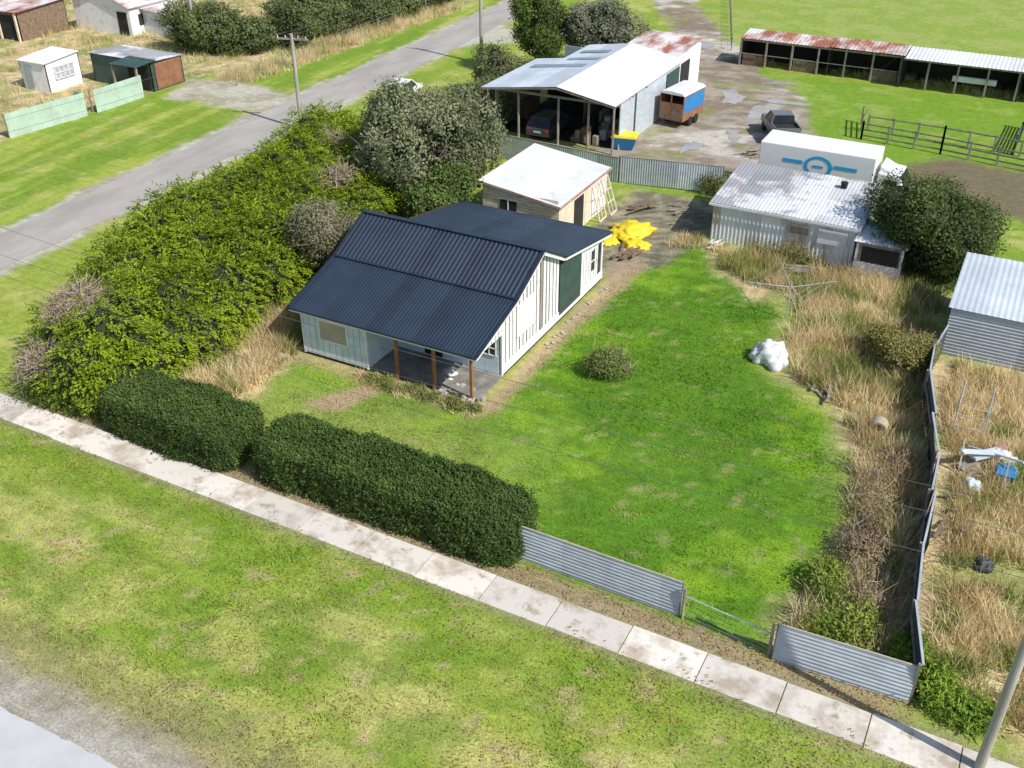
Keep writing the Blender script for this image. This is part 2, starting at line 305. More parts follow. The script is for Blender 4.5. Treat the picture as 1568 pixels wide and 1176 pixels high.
def blobtree(name,blobs,n,L,W,cd,cl,seed=1,style='clump',core=.8,trunk=None,gap=.0,bark=None,parent=None,yel=None,twigs=0,inner=.78,per=14,cr=.22,holes=()):
    e=parent or empty(name,(0,0,0))
    r=np.random.default_rng(seed); C=np.array([b[0] for b in blobs],float); Rr=np.array([b[1] if hasattr(b[1],'__len__') else (b[1],)*3 for b in blobs],float)
    ar=(Rr[:,0]*Rr[:,1]+Rr[:,0]*Rr[:,2]+Rr[:,1]*Rr[:,2]); nc=int(n/per)
    idx=r.choice(len(blobs),int(nc*2.2),p=ar/ar.sum())
    D=unit(r.normal(size=(len(idx),3))); rad=inner+(1.12-inner)*r.random(len(idx))**.7
    lump=1+.35*(fbm(D[:,0]*3+idx*3.1,D[:,1]*3+D[:,2]*3,1.2,seed%6)-.5)*2
    P=C[idx]+Rr[idx]*D*(rad*lump)[:,None]
    keep=P[:,2]>.05
    for i in range(len(blobs)):
        q=((P-C[i])/Rr[i]); keep&=~(((q**2).sum(1)<(inner-.08)**2)&(idx!=i))
    if gap: keep&=fbm(P[:,0]*1.3+P[:,2],P[:,1]*1.3-P[:,2],1.1,(seed+2)%6)>gap
    for hx,hy,hz,hr in holes:
        dd=np.sqrt(((P-np.array([hx,hy,hz]))**2).sum(1)); keep&=dd>hr*(.75+.5*fbm(P[:,0]*2,P[:,1]*2+P[:,2],1.3,3))
    P=P[keep][:nc]; D=D[keep][:nc]; m=len(P)
    t=fbm(P[:,0]+P[:,2]*.6,P[:,1]-P[:,2]*.5,.7,seed%5); t=sst(.38,.62,t)*.45+r.random(m)*.35
    if style=='frond':
        A=unit(D*np.array([1,1,.45])+unit(r.normal(size=(m,3)))*.55+np.array([.45,-.25,-.12]))
        S_=unit(np.cross(A,D+np.array([0,0,.6]))); s=np.tile(np.linspace(0,1,per),m); Pi=np.repeat(np.arange(m),per)
        fl=L*3.8*(.7+.6*r.random(m))[Pi]; side=(r.random(m*per)-.5)*(1-s*.85)*fl*.55
        P2=P[Pi]+A[Pi]*(s*fl)[:,None]+S_[Pi]*side[:,None]; P2[:,2]-=(s**2)*fl*.18
        ax=A[Pi]+S_[Pi]*(np.sign(side)*.6)[:,None]
        leaves('fronds',P2,unit(D[Pi]+np.array([0,0,.5])),L,W,cd,cl,seed,e,yel=yel,tone=t[Pi]+s*.25-.02,ax=ax)
    else:
        Pi=np.repeat(np.arange(m),per); P2=P[Pi]+r.normal(size=(m*per,3))*cr*np.array([1,1,.7])
        k=P2[:,2]>.03; P2=P2[k]; Pi=Pi[k]
        leaves('crown_leaves',P2,D[Pi],L,W,cd,cl,seed,e,yel=yel,tone=t[Pi])
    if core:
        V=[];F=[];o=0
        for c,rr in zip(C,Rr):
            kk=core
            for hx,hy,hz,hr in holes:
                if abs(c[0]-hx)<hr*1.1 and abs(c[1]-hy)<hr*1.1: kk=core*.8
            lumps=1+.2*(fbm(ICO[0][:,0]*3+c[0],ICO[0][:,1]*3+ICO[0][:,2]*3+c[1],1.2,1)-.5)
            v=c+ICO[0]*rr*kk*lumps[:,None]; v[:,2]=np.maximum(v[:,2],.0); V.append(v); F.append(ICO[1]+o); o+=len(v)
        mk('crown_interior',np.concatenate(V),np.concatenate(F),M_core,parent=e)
    if trunk is not None:
        tb=B(); x0,y0,h0,r0=trunk; top=Vector((x0+.1,y0+.1,h0)); tb.cyl((x0,y0,-.1),(x0+.05,y0,h0*.5),r0*1.2,r0*.9); tb.cyl((x0+.05,y0,h0*.5),top,r0*.9,r0*.6)
        for c,rr in zip(C,Rr):
            mid=(top+Vector(c))/2+Vector((0,0,-.15)); tb.cyl(top,mid,r0*.5,r0*.3,6); tb.cyl(mid,Vector(c)+Vector((0,0,rr[2]*.5)),r0*.3,r0*.1,6)
        tb.done('trunk_and_limbs',bark or M_bark,e)
    if twigs:
        tb=B()
        for k in range(twigs):
            i=r.integers(len(blobs)); d=r.normal(size=3); d/=np.linalg.norm(d); d[2]=abs(d[2])*.8+.1
            p=Vector(C[i]+Rr[i]*d*.5); q=Vector(C[i]+Rr[i]*d*(1.1+.25*r.random())); tb.cyl(p,q,.035,.01,4)
            for s_ in range(4):
                a=p.lerp(q,.45+.15*s_); tb.cyl(a,a+Vector(r.normal(size=3)*.35),.015,.005,3)
        tb.done('bare_twigs',M_twig,e)
    return e
def crown(cx,cy,cz,R,H,n,seed,rs=.45):
    r=np.random.default_rng(seed); out=[((cx,cy,cz),(R*.55,R*.55,H*.55))]
    for i in range(n):
        d=r.normal(size=3); d/=np.linalg.norm(d); d[2]*=.8; k=.5+.28*r.random()
        out.append(((cx+d[0]*R*k,cy+d[1]*R*k,cz+d[2]*H*k),R*rs*(.6+.6*r.random())))
    return out

r=np.random.default_rng(11); bl=[]
y=23.6
while y<53:
    xo=float(np.interp(y,[23,25,28,31,40,53],[-35.0,-36.4,-37.9,-39.2,-40.7,-42.2])); x0=xo+1.4; x1=-31.0 if y<40 else -31.0-(y-40)*.25
    for xx in np.linspace(x0,x1,max(3,round((x1-x0)/1.5)+1)):
        h=2.65+.35*math.sin(y*.6+xx)+r.random()*.55
        if xx>x1-1: h-=.5
        if y<25: h-=.6
        bl.append(((xx+r.normal()*.2,y+r.normal()*.25,h*.45),(1.3+.3*r.random(),1.3+.3*r.random(),h*.6)))
    y+=1.6
blobtree('conifer_hedge',bl,400000,.135,.07,(.055,.10,.010),(.29,.385,.022),21,'frond',core=.86,inner=.84,yel=(.08,(.40,.43,.04)),per=15,holes=[(-34.6,25.6,2.9,1.5),(-34.0,23.2,1.5,1.35)])
blobtree('shrub',[((-33.9+i*.95,22.5+.12*i,.35),(.75,.7,.65)) for i in range(5)],16000,.10,.05,(.045,.08,.02),(.14,.21,.03),23,core=.85)
def deadbush(name,cx,cy,cz,R,n,seed):
    r=np.random.default_rng(seed); tb=B()
    for i in range(n):
        d=r.normal(size=3); d/=np.linalg.norm(d); d[2]=abs(d[2])*.7
        p=Vector((cx,cy,cz))+Vector(r.normal(size=3)*R*.2); q=p+Vector(d)*R*(.7+.4*r.random()); tb.cyl(p,q,.035,.01,4)
        for k in range(6):
            a=p.lerp(q,.3+.12*k); tb.cyl(a,a+Vector(r.normal(size=3)*.25*R),.018,.005,3)
    return tb.done(name,M_twig)
deadbush('dead_branches',-34.6,25.6,2.1,1.5,330,5); deadbush('dead_branches',-34.1,23.3,.9,1.35,300,6)
deadbush('dead_branches',-37.0,47.6,2.6,1.4,60,7); deadbush('dead_branches',-33.5,43,2.6,1.3,60,8)

def clipped(name,cx,cy,rx,ry,h,n,seed):
    e=empty(name); r=np.random.default_rng(seed); R=np.array([rx,ry,h*.55]); c=np.array([cx,cy,h*.45])
    def shape(q):
        q=q/((np.abs(q)**7).sum(1)**(1/7))[:,None]; P=c+q*R
        f1=(fbm(P[:,0]+P[:,2]*.4,P[:,1]-P[:,2]*.6,.55,seed%5)-.5)*2; f2=(fbm(P[:,0]*1.1-P[:,2],P[:,1]+P[:,2],1.9,(seed+1)%5)-.5)*2
        N=unit((np.sign(q)*np.abs(q)**6)/R); return P+N*(f1*.28+f2*.13)[:,None],N
    pr=np.array([ry*R[2],rx*R[2],rx*ry*1.0]); nc=n//6; f=r.choice(3,nc,p=pr/pr.sum()); q=r.uniform(-1,1,(nc,3)); s=np.where(r.random(nc)<.5,-1,1); q[np.arange(nc),f]=s
    P,N=shape(q); tone=sst(.4,.6,fbm(P[:,0]+P[:,2],P[:,1],1.6,3))*.35+r.random(nc)*.4; P=P-N*(r.random(nc)**2*.16)[:,None]+N*(.05*r.random(nc)+.12*(r.random(nc)>.93))[:,None]
    I_=np.repeat(np.arange(nc),6); P=P[I_]+r.normal(size=(nc*6,3))*.05; N=N[I_]; k=P[:,2]>.03
    leaves('clipped_leaves',P[k],N[k],.095,.06,(.030,.062,.017),(.115,.18,.038),seed,e,tone=tone[I_][k])
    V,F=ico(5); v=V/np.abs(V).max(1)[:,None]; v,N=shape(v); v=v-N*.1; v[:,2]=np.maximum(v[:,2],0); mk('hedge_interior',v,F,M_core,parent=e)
    bb=B()
    for x_ in np.arange(cx-rx+.5,cx+rx-.3,.9): bb.cyl((x_,cy,-.05),(x_,cy,h*.5),.05,.03,6)
    bb.done('stems',M_bark,e)
clipped('clipped_hedge',-26.65,23.0,3.3,1.3,1.75,100000,31)
clipped('clipped_hedge',-17.15,23.25,5.35,1.25,1.75,150000,32)

blobtree('broadleaf_tree',crown(-30.4,47.6,4.0,4.2,3.3,28,41,.34),54000,.18,.115,(.09,.11,.05),(.30,.32,.17),41,core=.42,trunk=(-30.3,47.6,2.5,.22),gap=.44,twigs=170)
blobtree('broadleaf_tree',crown(-33.6,50.4,3.0,2.4,2.4,12,141,.42),18000,.19,.12,(.07,.11,.03),(.22,.30,.07),141,core=.5,trunk=(-33.6,50.4,1.7,.15),gap=.41,twigs=30)
blobtree('broadleaf_tree',crown(-27.4,44.3,2.3,1.9,1.7,8,45),15000,.16,.1,(.055,.095,.025),(.19,.27,.06),45,core=.55,trunk=(-27.6,44.3,1.2,.12),gap=.39)
blobtree('fruit_tree',crown(-29.3,36.4,2.5,2.2,1.9,12,42),16000,.13,.08,(.09,.10,.05),(.29,.28,.16),42,core=.4,trunk=(-29.3,36.4,1.6,.14),gap=.44,twigs=140,bark=M_twig)
blobtree('round_evergreen_tree',crown(-3.5,52.2,2.5,2.8,2.4,20,43,.5),42000,.14,.09,(.04,.065,.02),(.14,.19,.05),43,core=.72,trunk=(-3.6,52.2,1.4,.16),gap=.36)
blobtree('shrub',crown(-3.1,41.6,1.0,1.5,1.0,8,44),14000,.11,.06,(.10,.11,.03),(.32,.30,.09),44,core=.45,gap=.38,twigs=35,cr=.15)
blobtree('shrub',crown(-13.7,35.0,.45,1.0,.5,8,46),7500,.09,.05,(.11,.15,.035),(.28,.35,.09),46,core=.35,gap=.40,cr=.14,twigs=30)
blobtree('pine_tree',crown(-37.6,76,4.2,2.3,3.6,16,47,.38),22000,.2,.1,(.045,.08,.02),(.14,.21,.04),47,core=.65,trunk=(-37.6,76,2.6,.2),gap=.38)
blobtree('broadleaf_tree',crown(-33.4,78.5,3.6,3.3,2.8,16,48,.4),24000,.2,.13,(.10,.115,.07),(.27,.28,.18),48,core=.45,trunk=(-33.4,78.5,2.2,.2),gap=.43,twigs=70)
blobtree('broadleaf_tree',crown(-37.8,68.6,1.8,2.3,1.9,12,49),15000,.18,.1,(.08,.10,.04),(.24,.27,.11),49,core=.5,trunk=(-37.8,68.6,1.2,.12),gap=.40,twigs=30)
blobtree('broadleaf_tree',crown(-35.5,63.5,1.6,1.9,1.6,9,50),10000,.18,.1,(.08,.10,.04),(.22,.26,.10),50,core=.5,trunk=(-35.5,63.5,1.0,.12),gap=.40,twigs=20)
sb=[(-67.5,69,3.0,3.0),(-64.5,71.5,2.6,2.6),(-61.8,74.5,2.7,3.0),(-63.5,79,2.8,3.2),(-60.6,79.5,2.3,2.3),(-60.2,84.5,2.5,2.7),(-60.2,89,2.6,2.8),(-58.9,94,2.3,2.4),(-71.5,73,2.6,2.3),(-59.6,99,2.6,3),(-64.5,85,2.8,3.2),(-64,92,3,3),(-59.5,105,2.5,2.8)]
bb=[]
for i,(x_,y_,R_,h_) in enumerate(sb): bb+=crown(x_,y_,h_*.55,R_,h_*.85,9,60+i,.42)
blobtree('shelter_belt_trees',bb,105000,.23,.13,(.055,.08,.03),(.20,.24,.085),60,core=.56,gap=.38,twigs=120)
blobtree('shrub',crown(-16.6,57.5,.7,1.0,.7,5,71),4000,.12,.06,(.09,.12,.03),(.26,.28,.09),71,core=.5,gap=.3)
blobtree('shrub',[((-1.6,24.6,.3),(.9,1.0,.45)),((-2.4,26.2,.25),(.5,.8,.35)),((-1.3,23.5,.3),(.8,.5,.4))],9000,.12,.07,(.10,.17,.02),(.32,.40,.06),72,core=.3,gap=.44,cr=.2)
blobtree('shrub',[((-1.7,28.4,.3),(.7,1.3,.5)),((-1.9,31.3,.3),(.6,1.3,.4)),((-1.6,33.8,.3),(.5,.8,.4)),((-1.1,25.8,.3),(.5,.9,.4))],11000,.11,.04,(.20,.14,.09),(.44,.35,.20),73,core=.3,gap=.38,cr=.15,twigs=60)
blobtree('shrub',[((2.1,22.9,.2),(.9,.5,.35)),((1.3,23.3,.3),(.5,.6,.4)),((.6,24.0,.3),(.4,.8,.35))],8000,.2,.05,(.09,.18,.02),(.28,.40,.05),74,core=.4,gap=.35,cr=.15)
blobtree('shrub',[((-11.5+i*.9,50.0,.35),(.55,.4,.5)) for i in range(4)],4000,.11,.045,(.13,.14,.04),(.34,.31,.12),75,core=.4,gap=.38)
blobtree('weeds',[((-22.5+i*.55,29.9+.2*math.sin(i*2.1),.08),(.3,.22,.2)) for i in range(10)],5000,.09,.04,(.12,.16,.04),(.34,.36,.11),76,core=0,gap=.35,cr=.1)

# ---------------------------------------------------------------- grass blades
def blades(name,x,y,h,w,c,lean,seed):
    r=np.random.default_rng(seed); n=len(x); t=r.random(n)*6.283; z=np.zeros(n)
    dx=np.cos(t)*w/2; dy=np.sin(t)*w/2; lx=r.normal(size=n)*lean*h; ly=r.normal(size=n)*lean*h
    v=np.stack([np.stack([x-dx,y-dy,z-.02],1),np.stack([x+dx,y+dy,z-.02],1),np.stack([x+lx,y+ly,z+h],1)],1).reshape(-1,3)
    return mk(name,v,np.arange(3*n).reshape(-1,3),M_blade,np.repeat(c,3,0))
def sample(poly,n,seed,marg=0):
    r=np.random.default_rng(seed); P=np.array(poly); lo=P.min(0);hi=P.max(0); x=r.uniform(lo[0],hi[0],n);y=r.uniform(lo[1],hi[1],n); k=sdp(x,y,poly)<marg; return x[k],y[k]
r=np.random.default_rng(5)
x=r.uniform(-40,8,260000); y=r.uniform(12,50,260000)
k=~((x>-26.6)&(x<-17.4)&(y>30.3)&(y<43.5))&~((y>20.4)&(y<22.5)); x=x[k];y=y[k]
k=(y<20.4)|(sdp(x,y,YARD)<0); x=x[k];y=y[k]
c=gcol(x,y)*(.7+.9*r.random(len(x)))[:,None]
h=.03+.06*r.random(len(x))**2*(1+1.6*(fbm(x,y,1.2,4)>.56))
blades('lawn_grass',x,y,h,.03+.02*r.random(len(x)),np.clip(c,0,.85),.9,1)
TX=[];TY=[];TH=[]
def tall(poly,nc,seed,hm,marg=0,thr=.45,per=26,rad=.16):
    x,y=sample(poly,nc,seed,marg); k=fbm(x,y,.55,seed%6)>thr; x=x[k];y=y[k]; r=np.random.default_rng(seed+1)
    hh=hm*(.5+.7*r.random(len(x)))
    X_=np.repeat(x,per)+r.normal(size=len(x)*per)*rad; Y_=np.repeat(y,per)+r.normal(size=len(x)*per)*rad; H_=np.repeat(hh,per)*(.5+.6*r.random(len(X_)))
    TX.append(X_);TY.append(Y_);TH.append(H_)
tall([(-3,23.6),(.2,23.6),(-.5,33),(-1.4,40),(-1.8,44),(-2,49.8),(-14,50),(-12.6,47.4),(-8,45),(-7.2,39),(-4,37),(-2.2,30)],5200,81,.85,-.1,.36,24,.18)
tall([(1.2,23),(12,22.5),(12,43),(-.6,43),(-.8,40),(.4,34),(.9,27)],4600,83,.6,-.1,.34,22,.2)
tall(DRYL,640,85,.95,-.1,.25)
tall([(-120,44),(-63.2,46),(-63,62),(-60.5,66),(-58,72),(-57.5,95),(-120,95)],5200,87,.8,0,.46,16,.35)
tall([(-60.5,62.5),(-57,63),(-56,95),(-59,95)],700,187,.9,0,.3,20,.3)
tall([(-17,57),(-9,57),(-9,58),(-17,58.2)],160,89,.7,0,.2)
tall([(-34,56.9),(-22,56.9),(-22,57.5),(-34,57.6)],160,90,.5,0,.2)
tall([(-23.5,29.4),(-17.5,29.4),(-17.5,30.1),(-23.5,30.1)],70,91,.3,0,.3)
tall([(-16.2,49.0),(-13.2,49.4),(-13.4,50.6),(-16,50.4)],60,93,.5,0,.2)
tall([(-25,88),(10,86.4),(10,88),(-25,92)],260,92,.6,0,.3)
X_=np.concatenate(TX);Y_=np.concatenate(TY);H_=np.concatenate(TH); n=len(X_)
k=~((X_>-69.5)&(X_<-60.5)&(Y_>56)&(Y_<62)) & ~((X_>-73)&(X_<-68)&(Y_>52.5)&(Y_<58)) & ~((X_>1)&(X_<3)&(Y_>20)&(Y_<22.4))
X_,Y_,H_=X_[k],Y_[k],H_[k]; n=len(X_)
m=np.clip(sst(.35,.65,fbm(X_,Y_,.5,2))*.8+rng.random(n)*.5,0,1)[:,None]
c=np.array([.84,.69,.42])*m+np.array([.52,.41,.19])*(1-m); gmask=((fbm(X_,Y_,.8,6)>.56)&(rng.random(n)<.7))[:,None]; c=np.where(gmask,np.array([.27,.34,.07]),c)*(.8+.35*rng.random(n))[:,None]
blades('tall_dry_grass',X_,Y_,H_,.03+.02*rng.random(n),np.clip(c,0,.85),.42,2)
r=np.random.default_rng(12); cxs=r.uniform(-32,2,90); cys=np.where(r.random(90)<.6,r.uniform(12.2,20.3,90),r.uniform(23.5,33,90)); I_=r.integers(0,90,4200)
lx=np.concatenate([cxs[I_]+r.normal(size=4200)*.5,r.uniform(-32,4,4500),r.uniform(-32,1,2500)]); ly=np.concatenate([cys[I_]+r.normal(size=4200)*.35,r.uniform(11.5,20.4,4500),r.uniform(21.8,22.6,2500)]); n=len(lx)
k=~((lx>-27)&(lx<-17.3)&(ly>30)); lx=lx[k];ly=ly[k]; n=len(lx); t=r.random(n)*6.28; s=.02+.022*r.random(n); z=.075+.02*r.random(n)
v=np.stack([np.stack([lx+s*np.cos(t+q),ly+s*np.sin(t+q)*.8,z+.015*np.sin(q*1.3+t)],1) for q in (0,1.57,3.14,4.71)],1).reshape(-1,3)
pal=np.array([(.45,.27,.08),(.55,.40,.12),(.32,.18,.09),(.5,.42,.25)]); mk('fallen_leaves',v,np.arange(4*n).reshape(-1,4),M_blade,np.repeat(pal[r.integers(0,4,n)],4,0))

# ---------------------------------------------------------------- house
H=empty('weatherboard_house')
YE,ZE=30.1,2.42; YB,ZB=33.6,3.40; YR,ZR=36.1,4.62; YK,ZK=38.25,3.45; YA,ZA=43.7,2.55
def rz(y):
    return float(np.interp(y,[YE,YB,YR,YK,YA],[ZE,ZB,ZR,ZK,ZA]))
XL,XR=-26.85,-17.45
b=B(); b.corr((XL,YE,ZE),(XR-XL,0,0),(0,YB-YE,ZB-ZE),.16,.013); b.done('verandah_roof',M_roofn,H)
b=B(); b.corr((XL,YB+.02,ZB+.03),(XR-XL,0,0),(0,YR-YB,ZR-ZB),.22,.020); b.corr((XL,YR,ZR+.01),(XR-XL,0,0),(0,YK-YR,ZK-ZR),.22,.018); b.done('main_roof',M_roofn,H)
b=B(); b.corr((XL+.8,YK-.2,ZK+.05),(XR-XL-.75,0,0),(0,YA-YK+.2,ZA-ZK-.03),.16,.013); b.done('annex_roof',M_roofn,H)
b=B(); b.beam((XL,YR,ZR+.05),(XR,YR,ZR+.05),.28,.05); b.beam((XL,YB,ZB+.045),(XR,YB,ZB+.045),.14,.03)
for xx in (XL,XR):
    b.beam((xx,YE,ZE+.02),(xx,YB,ZB+.02),.09,.08); b.beam((xx,YB,ZB+.045),(xx,YR,ZR+.03),.09,.09); b.beam((xx,YR,ZR+.03),(xx,YK,ZK+.03),.09,.09)
b.beam((XR+.05,YK,ZK+.03),(XR+.05,YA,ZA+.03),.09,.08); b.beam((XL,YE-.05,ZE-.03),(XR,YE-.05,ZE-.03),.10,.09); b.beam((XL+.8,YA+.04,ZA-.02),(XR,YA+.04,ZA-.02),.1,.09)
b.done('flashings_and_gutter',M_roofn,H)
WX0,WX1=-26.5,-17.75
b=B(); b.prism([(30.45,.12),(43.4,.12)]+[(y_,rz(y_)-.09) for y_ in (43.4,YK,YR,YB,30.45)],'x',WX0,WX0+.1)
b.prism([(32.7,.12),(43.4,.12)]+[(y_,rz(y_)-.09) for y_ in (43.4,YK,YR,YB,32.7)],'x',WX1-.1,WX1)
b.box(WX0+.1,WX1-.1,43.3,43.4,.12,2.45); b.done('wall_backing',M_gap,H)
b=B(); b.box(WX0+.1,-23.1,30.45,30.53,.12,2.4); b.prism([(30.53,.12),(32.7,.12),(32.7,rz(32.7)-.06),(30.53,rz(30.53)-.06)],'x',-23.18,-23.1); b.box(-23.1,WX1-.1,32.7,32.78,.12,3.0); b.done('verandah_walls',M_blueish,H)
rb=np.random.default_rng(8); b=B(); b2=B(); y_=32.75
while y_<38.2:
    w=.20+.07*rb.random(); yy=min(y_+w,38.22); z0=.45; b_=b if rb.random()>.1 else b2
    b_.hexa([(WX1,y_,z0),(WX1+.03,y_,z0),(WX1+.03,yy,z0),(WX1,yy,z0)],[(WX1,y_,rz(y_)-.1),(WX1+.03,y_,rz(y_)-.1),(WX1+.03,yy,rz(yy)-.1),(WX1,yy,rz(yy)-.1)]); y_+=w+.075+.05*rb.random()
y_=30.6
while y_<32.7:
    zt=rz(y_)-.1; b.box(WX1,WX1+.03,y_,y_+.24,2.1,zt); y_+=.31
b.box(WX1+.001,WX1+.045,32.7,43.42,.14,.55)
b.box(WX1+.001,WX1+.05,34.05,35.75,1.25,2.75)
y_=40.75
while y_<43.3:
    b.box(WX1,WX1+.03,y_,min(y_+.25,43.38),.5,rz(y_+.25)-.1); y_+=.31
b.done('white_side_boards',M_white,H); b2.done('bare_side_boards',M_woodg,H)
b=B(); b.beam((XR-.02,YE+.05,ZE-.10),(XR-.02,YB,ZB-.10),.03,.14); b.beam((XR-.02,YB,ZB-.10),(XR-.02,YR,ZR-.11),.03,.16); b.beam((XR-.02,YR,ZR-.11),(XR-.02,YK,ZK-.10),.03,.16); b.beam((XR+.03,YK,ZK-.1),(XR+.03,YA,ZA-.1),.03,.14); b.beam((XL,YE,ZE-.13),(XR,YE,ZE-.13),.04,.12)
b.box(WX1-.02,WX1+.06,32.66,32.75,.1,3.0); b.box(-23.16,-23.06,30.40,30.5,.1,2.35); b.box(WX0-.02,WX0+.08,30.40,30.5,.1,2.35); b.done('bargeboards_and_corner_trim',M_white,H)
b=B(); b.box(WX1+.03,WX1+.06,38.3,40.7,.35,3.0); b.done('green_sliding_door',M_teal,H)
b=B(); b.box(WX1+.032,WX1+.055,41.85,42.3,1.1,2.15); b.box(WX1+.032,WX1+.05,42.75,43.1,.6,2.2); b.box(-18.95,-18.0,32.655,32.69,1.05,2.0); b.done('windows',M_glass,H)
b=B()
for xx in (-18.98,-18.66,-18.34,-18.02): b.box(xx,xx+.04,32.62,32.66,1.0,2.05)
for zz in (1.0,1.35,1.7,2.02): b.box(-18.98,-17.98,32.615,32.655,zz,zz+.04)
b.box(WX1+.04,WX1+.07,41.78,41.85,1.03,2.22); b.box(WX1+.04,WX1+.07,42.3,42.37,1.03,2.22); b.box(WX1+.045,WX1+.065,41.85,42.3,1.6,1.65)
b.done('window_sashes',M_white,H)
b=B(); x_=WX0+.1
while x_<-23.3:
    b.box(x_,x_+.29,30.41,30.45,.15,2.32); x_+=.335
b.done('front_boards',M_blueish,H)  # white boards, their bluish shade painted into the colour
b=B()
for k in range(9): b.box(-19.4,-17.86,32.66,32.69,.15+k*.1,.235+k*.1)
b.done('lower_weatherboards',M_blueish,H)
b=B(); b.box(-25.5,-24.1,30.37,30.41,1.05,1.95); b.done('boarded_window',M_beige,H)
b=B(); b.box(-25.58,-24.02,30.36,30.40,1.95,2.05); b.box(-25.58,-24.02,30.34,30.40,.97,1.05); b.box(-25.58,-25.5,30.36,30.40,1.05,1.95); b.box(-24.1,-24.02,30.36,30.40,1.05,1.95); b.done('window_frame',M_white,H)
b=B(); b.box(-21.6,-20.7,32.66,32.70,.2,2.15); b.box(-22.7,-22.0,32.66,32.70,1.0,2.0); b.done('front_door_opening',M_dark,H)
b=B(); b.box(-23.1,-17.7,30.55,32.7,-.05,.13); b.done('verandah_slab',M_conc,H)
b=B()
for xx in (-21.6,-19.75,-17.95): b.box(xx-.06,xx+.06,30.42,30.54,0,2.33)
b.done('verandah_posts',M_post,H)
b=B(); b.box(WX0,WX0+8.75,30.47,43.38,-.05,.11); b.done('foundation',M_gap,H)
def rocks(name,cx,cy,rx,ry,n,s,seed,m=M_rock,zs=.7):
    r=np.random.default_rng(seed); V=[];F=[];o=0; v0,f0=ico(2)
    for i in range(n):
        a=s*(.5+r.random()); sc=np.array([a*(.7+.6*r.random()),a*(.7+.6*r.random()),a*zs*(.6+.6*r.random())]); k=1+.35*(fbm(v0[:,0]*2+i*5,v0[:,1]*2+v0[:,2]*2,1,1)-.5)[:,None]
        t=r.random()*6.28; R=np.array([[math.cos(t),-math.sin(t),0],[math.sin(t),math.cos(t),0],[0,0,1]])
        v=(v0*k*sc)@R.T+np.array([cx+r.uniform(-rx,rx),cy+r.uniform(-ry,ry),sc[2]*.5]); V.append(v);F.append(f0+o);o+=len(v)
    return mk(name,np.concatenate(V),np.concatenate(F),m)
rocks('rubble_pile',-18.6,30.8,1.1,.5,50,.12,1); rocks('rubble_pile',-22.3,30.7,.6,.4,14,.1,2,M_woodg); rocks('rubble_pile',-27.8,29.5,.7,.6,26,.14,3,M_rock)
rocks('rubble_pile',-19.9,31.6,.6,.5,14,.16,4,M_wbag); rocks('rubble_pile',-28.9,27.9,.8,.4,16,.15,6,M_rock); rocks('rubble_pile',-17.2,39.4,.15,3.5,22,.07,7)

# ---------------------------------------------------------------- sheds
def shed(name,x0,x1,y0,y1,zf,zb,wall,roof,oh=.15,axis='y',door=None,parent=None,pitch=.2,amp=.008):
    e=parent or empty(name); b=B()
    zz=(lambda x,y: zf+(zb-zf)*(y-y0)/(y1-y0)) if axis=='y' else (lambda x,y: zf+(zb-zf)*(x-x0)/(x1-x0))
    c=[(x0,y0),(x1,y0),(x1,y1),(x0,y1)]
    for i in range(4):
        p=c[i];q=c[(i+1)%4]; n=Vector((-(q[1]-p[1]),q[0]-p[0],0)).normalized()*.06
        P=Vector((*p,0));Q=Vector((*q,0)); b.hexa([P,Q,Q+n,P+n],[P+Vector((0,0,zz(*p)-.05)),Q+Vector((0,0,zz(*q)-.05)),Q+n+Vector((0,0,zz(*q)-.05)),P+n+Vector((0,0,zz(*p)-.05))])
    b.done('walls',wall,e)
    b=B(); X0,X1,Y0,Y1=x0-oh,x1+oh,y0-oh,y1+oh
    if axis=='y': b.corr((X0,Y0,zz(X0,Y0)),(X1-X0,0,0),(0,Y1-Y0,zz(X0,Y1)-zz(X0,Y0)),pitch,amp)
    else: b.corr((X0,Y0,zz(X0,Y0)),(0,Y1-Y0,0),(X1-X0,0,zz(X1,Y0)-zz(X0,Y0)),pitch,amp)
    b.done('roof',roof,e)
    return e,zz
e,zz=shed('weatherboard_shed',-26.0,-21.4,45.9,52.4,3.05,2.45,M_cream,M_wroof,.18,'x')
b=B()
for (p,q) in (((-26.2,45.72),(-21.2,45.72)),((-21.2,45.72),(-21.2,52.6)),((-26.2,45.72),(-26.2,52.6))):
    b.beam((*p,zz(*p)-.07),(*q,zz(*q)-.07),.05,.10)
b.done('fascia',M_redtrim,e)
b=B()
for k in range(13): z=.1+k*.2; b.box(-26.0,-21.42,45.87,45.9,z,z+.17); 
b.done('weatherboards',M_cream,e)
b=B()
for k in range(11): z=.1+k*.2; b.box(-21.4,-21.37,45.9,47.2,z,z+.17); b.box(-21.4,-21.37,49.4,50.0,z,z+.17)
b.done('side_boards',M_cream,e)
b=B(); b.box(-24.9,-23.9,45.83,45.86,1.55,2.2); b.box(-21.39,-21.36,47.9,49.1,.1,2.0); b.done('openings',M_dark,e)
b=B(); b.box(-24.98,-23.82,45.80,45.85,2.2,2.28); b.box(-24.98,-23.82,45.80,45.85,1.47,1.55); b.box(-24.44,-24.38,45.8,45.83,1.55,2.2)
b.box(-21.39,-21.33,50.0,52.3,.1,2.1)
b.done('white_panels',M_white,e)
b=B()
for (yy0,yy1,xo) in ((50.1,51.0,-20.75),(51.3,52.2,-20.6)):
    P=[Vector((xo,yy0,.05)),Vector((xo,yy1,.05)),Vector((-21.28,yy1,2.05)),Vector((-21.28,yy0,2.05))]
    for i in range(4): b.beam(P[i],P[(i+1)%4],.05,.09)
    for f_ in (.33,.66): b.beam(P[0].lerp(P[3],f_),P[1].lerp(P[2],f_),.04,.05)
    b.beam((P[0]+P[1])/2,(P[2]+P[3])/2,.04,.05)
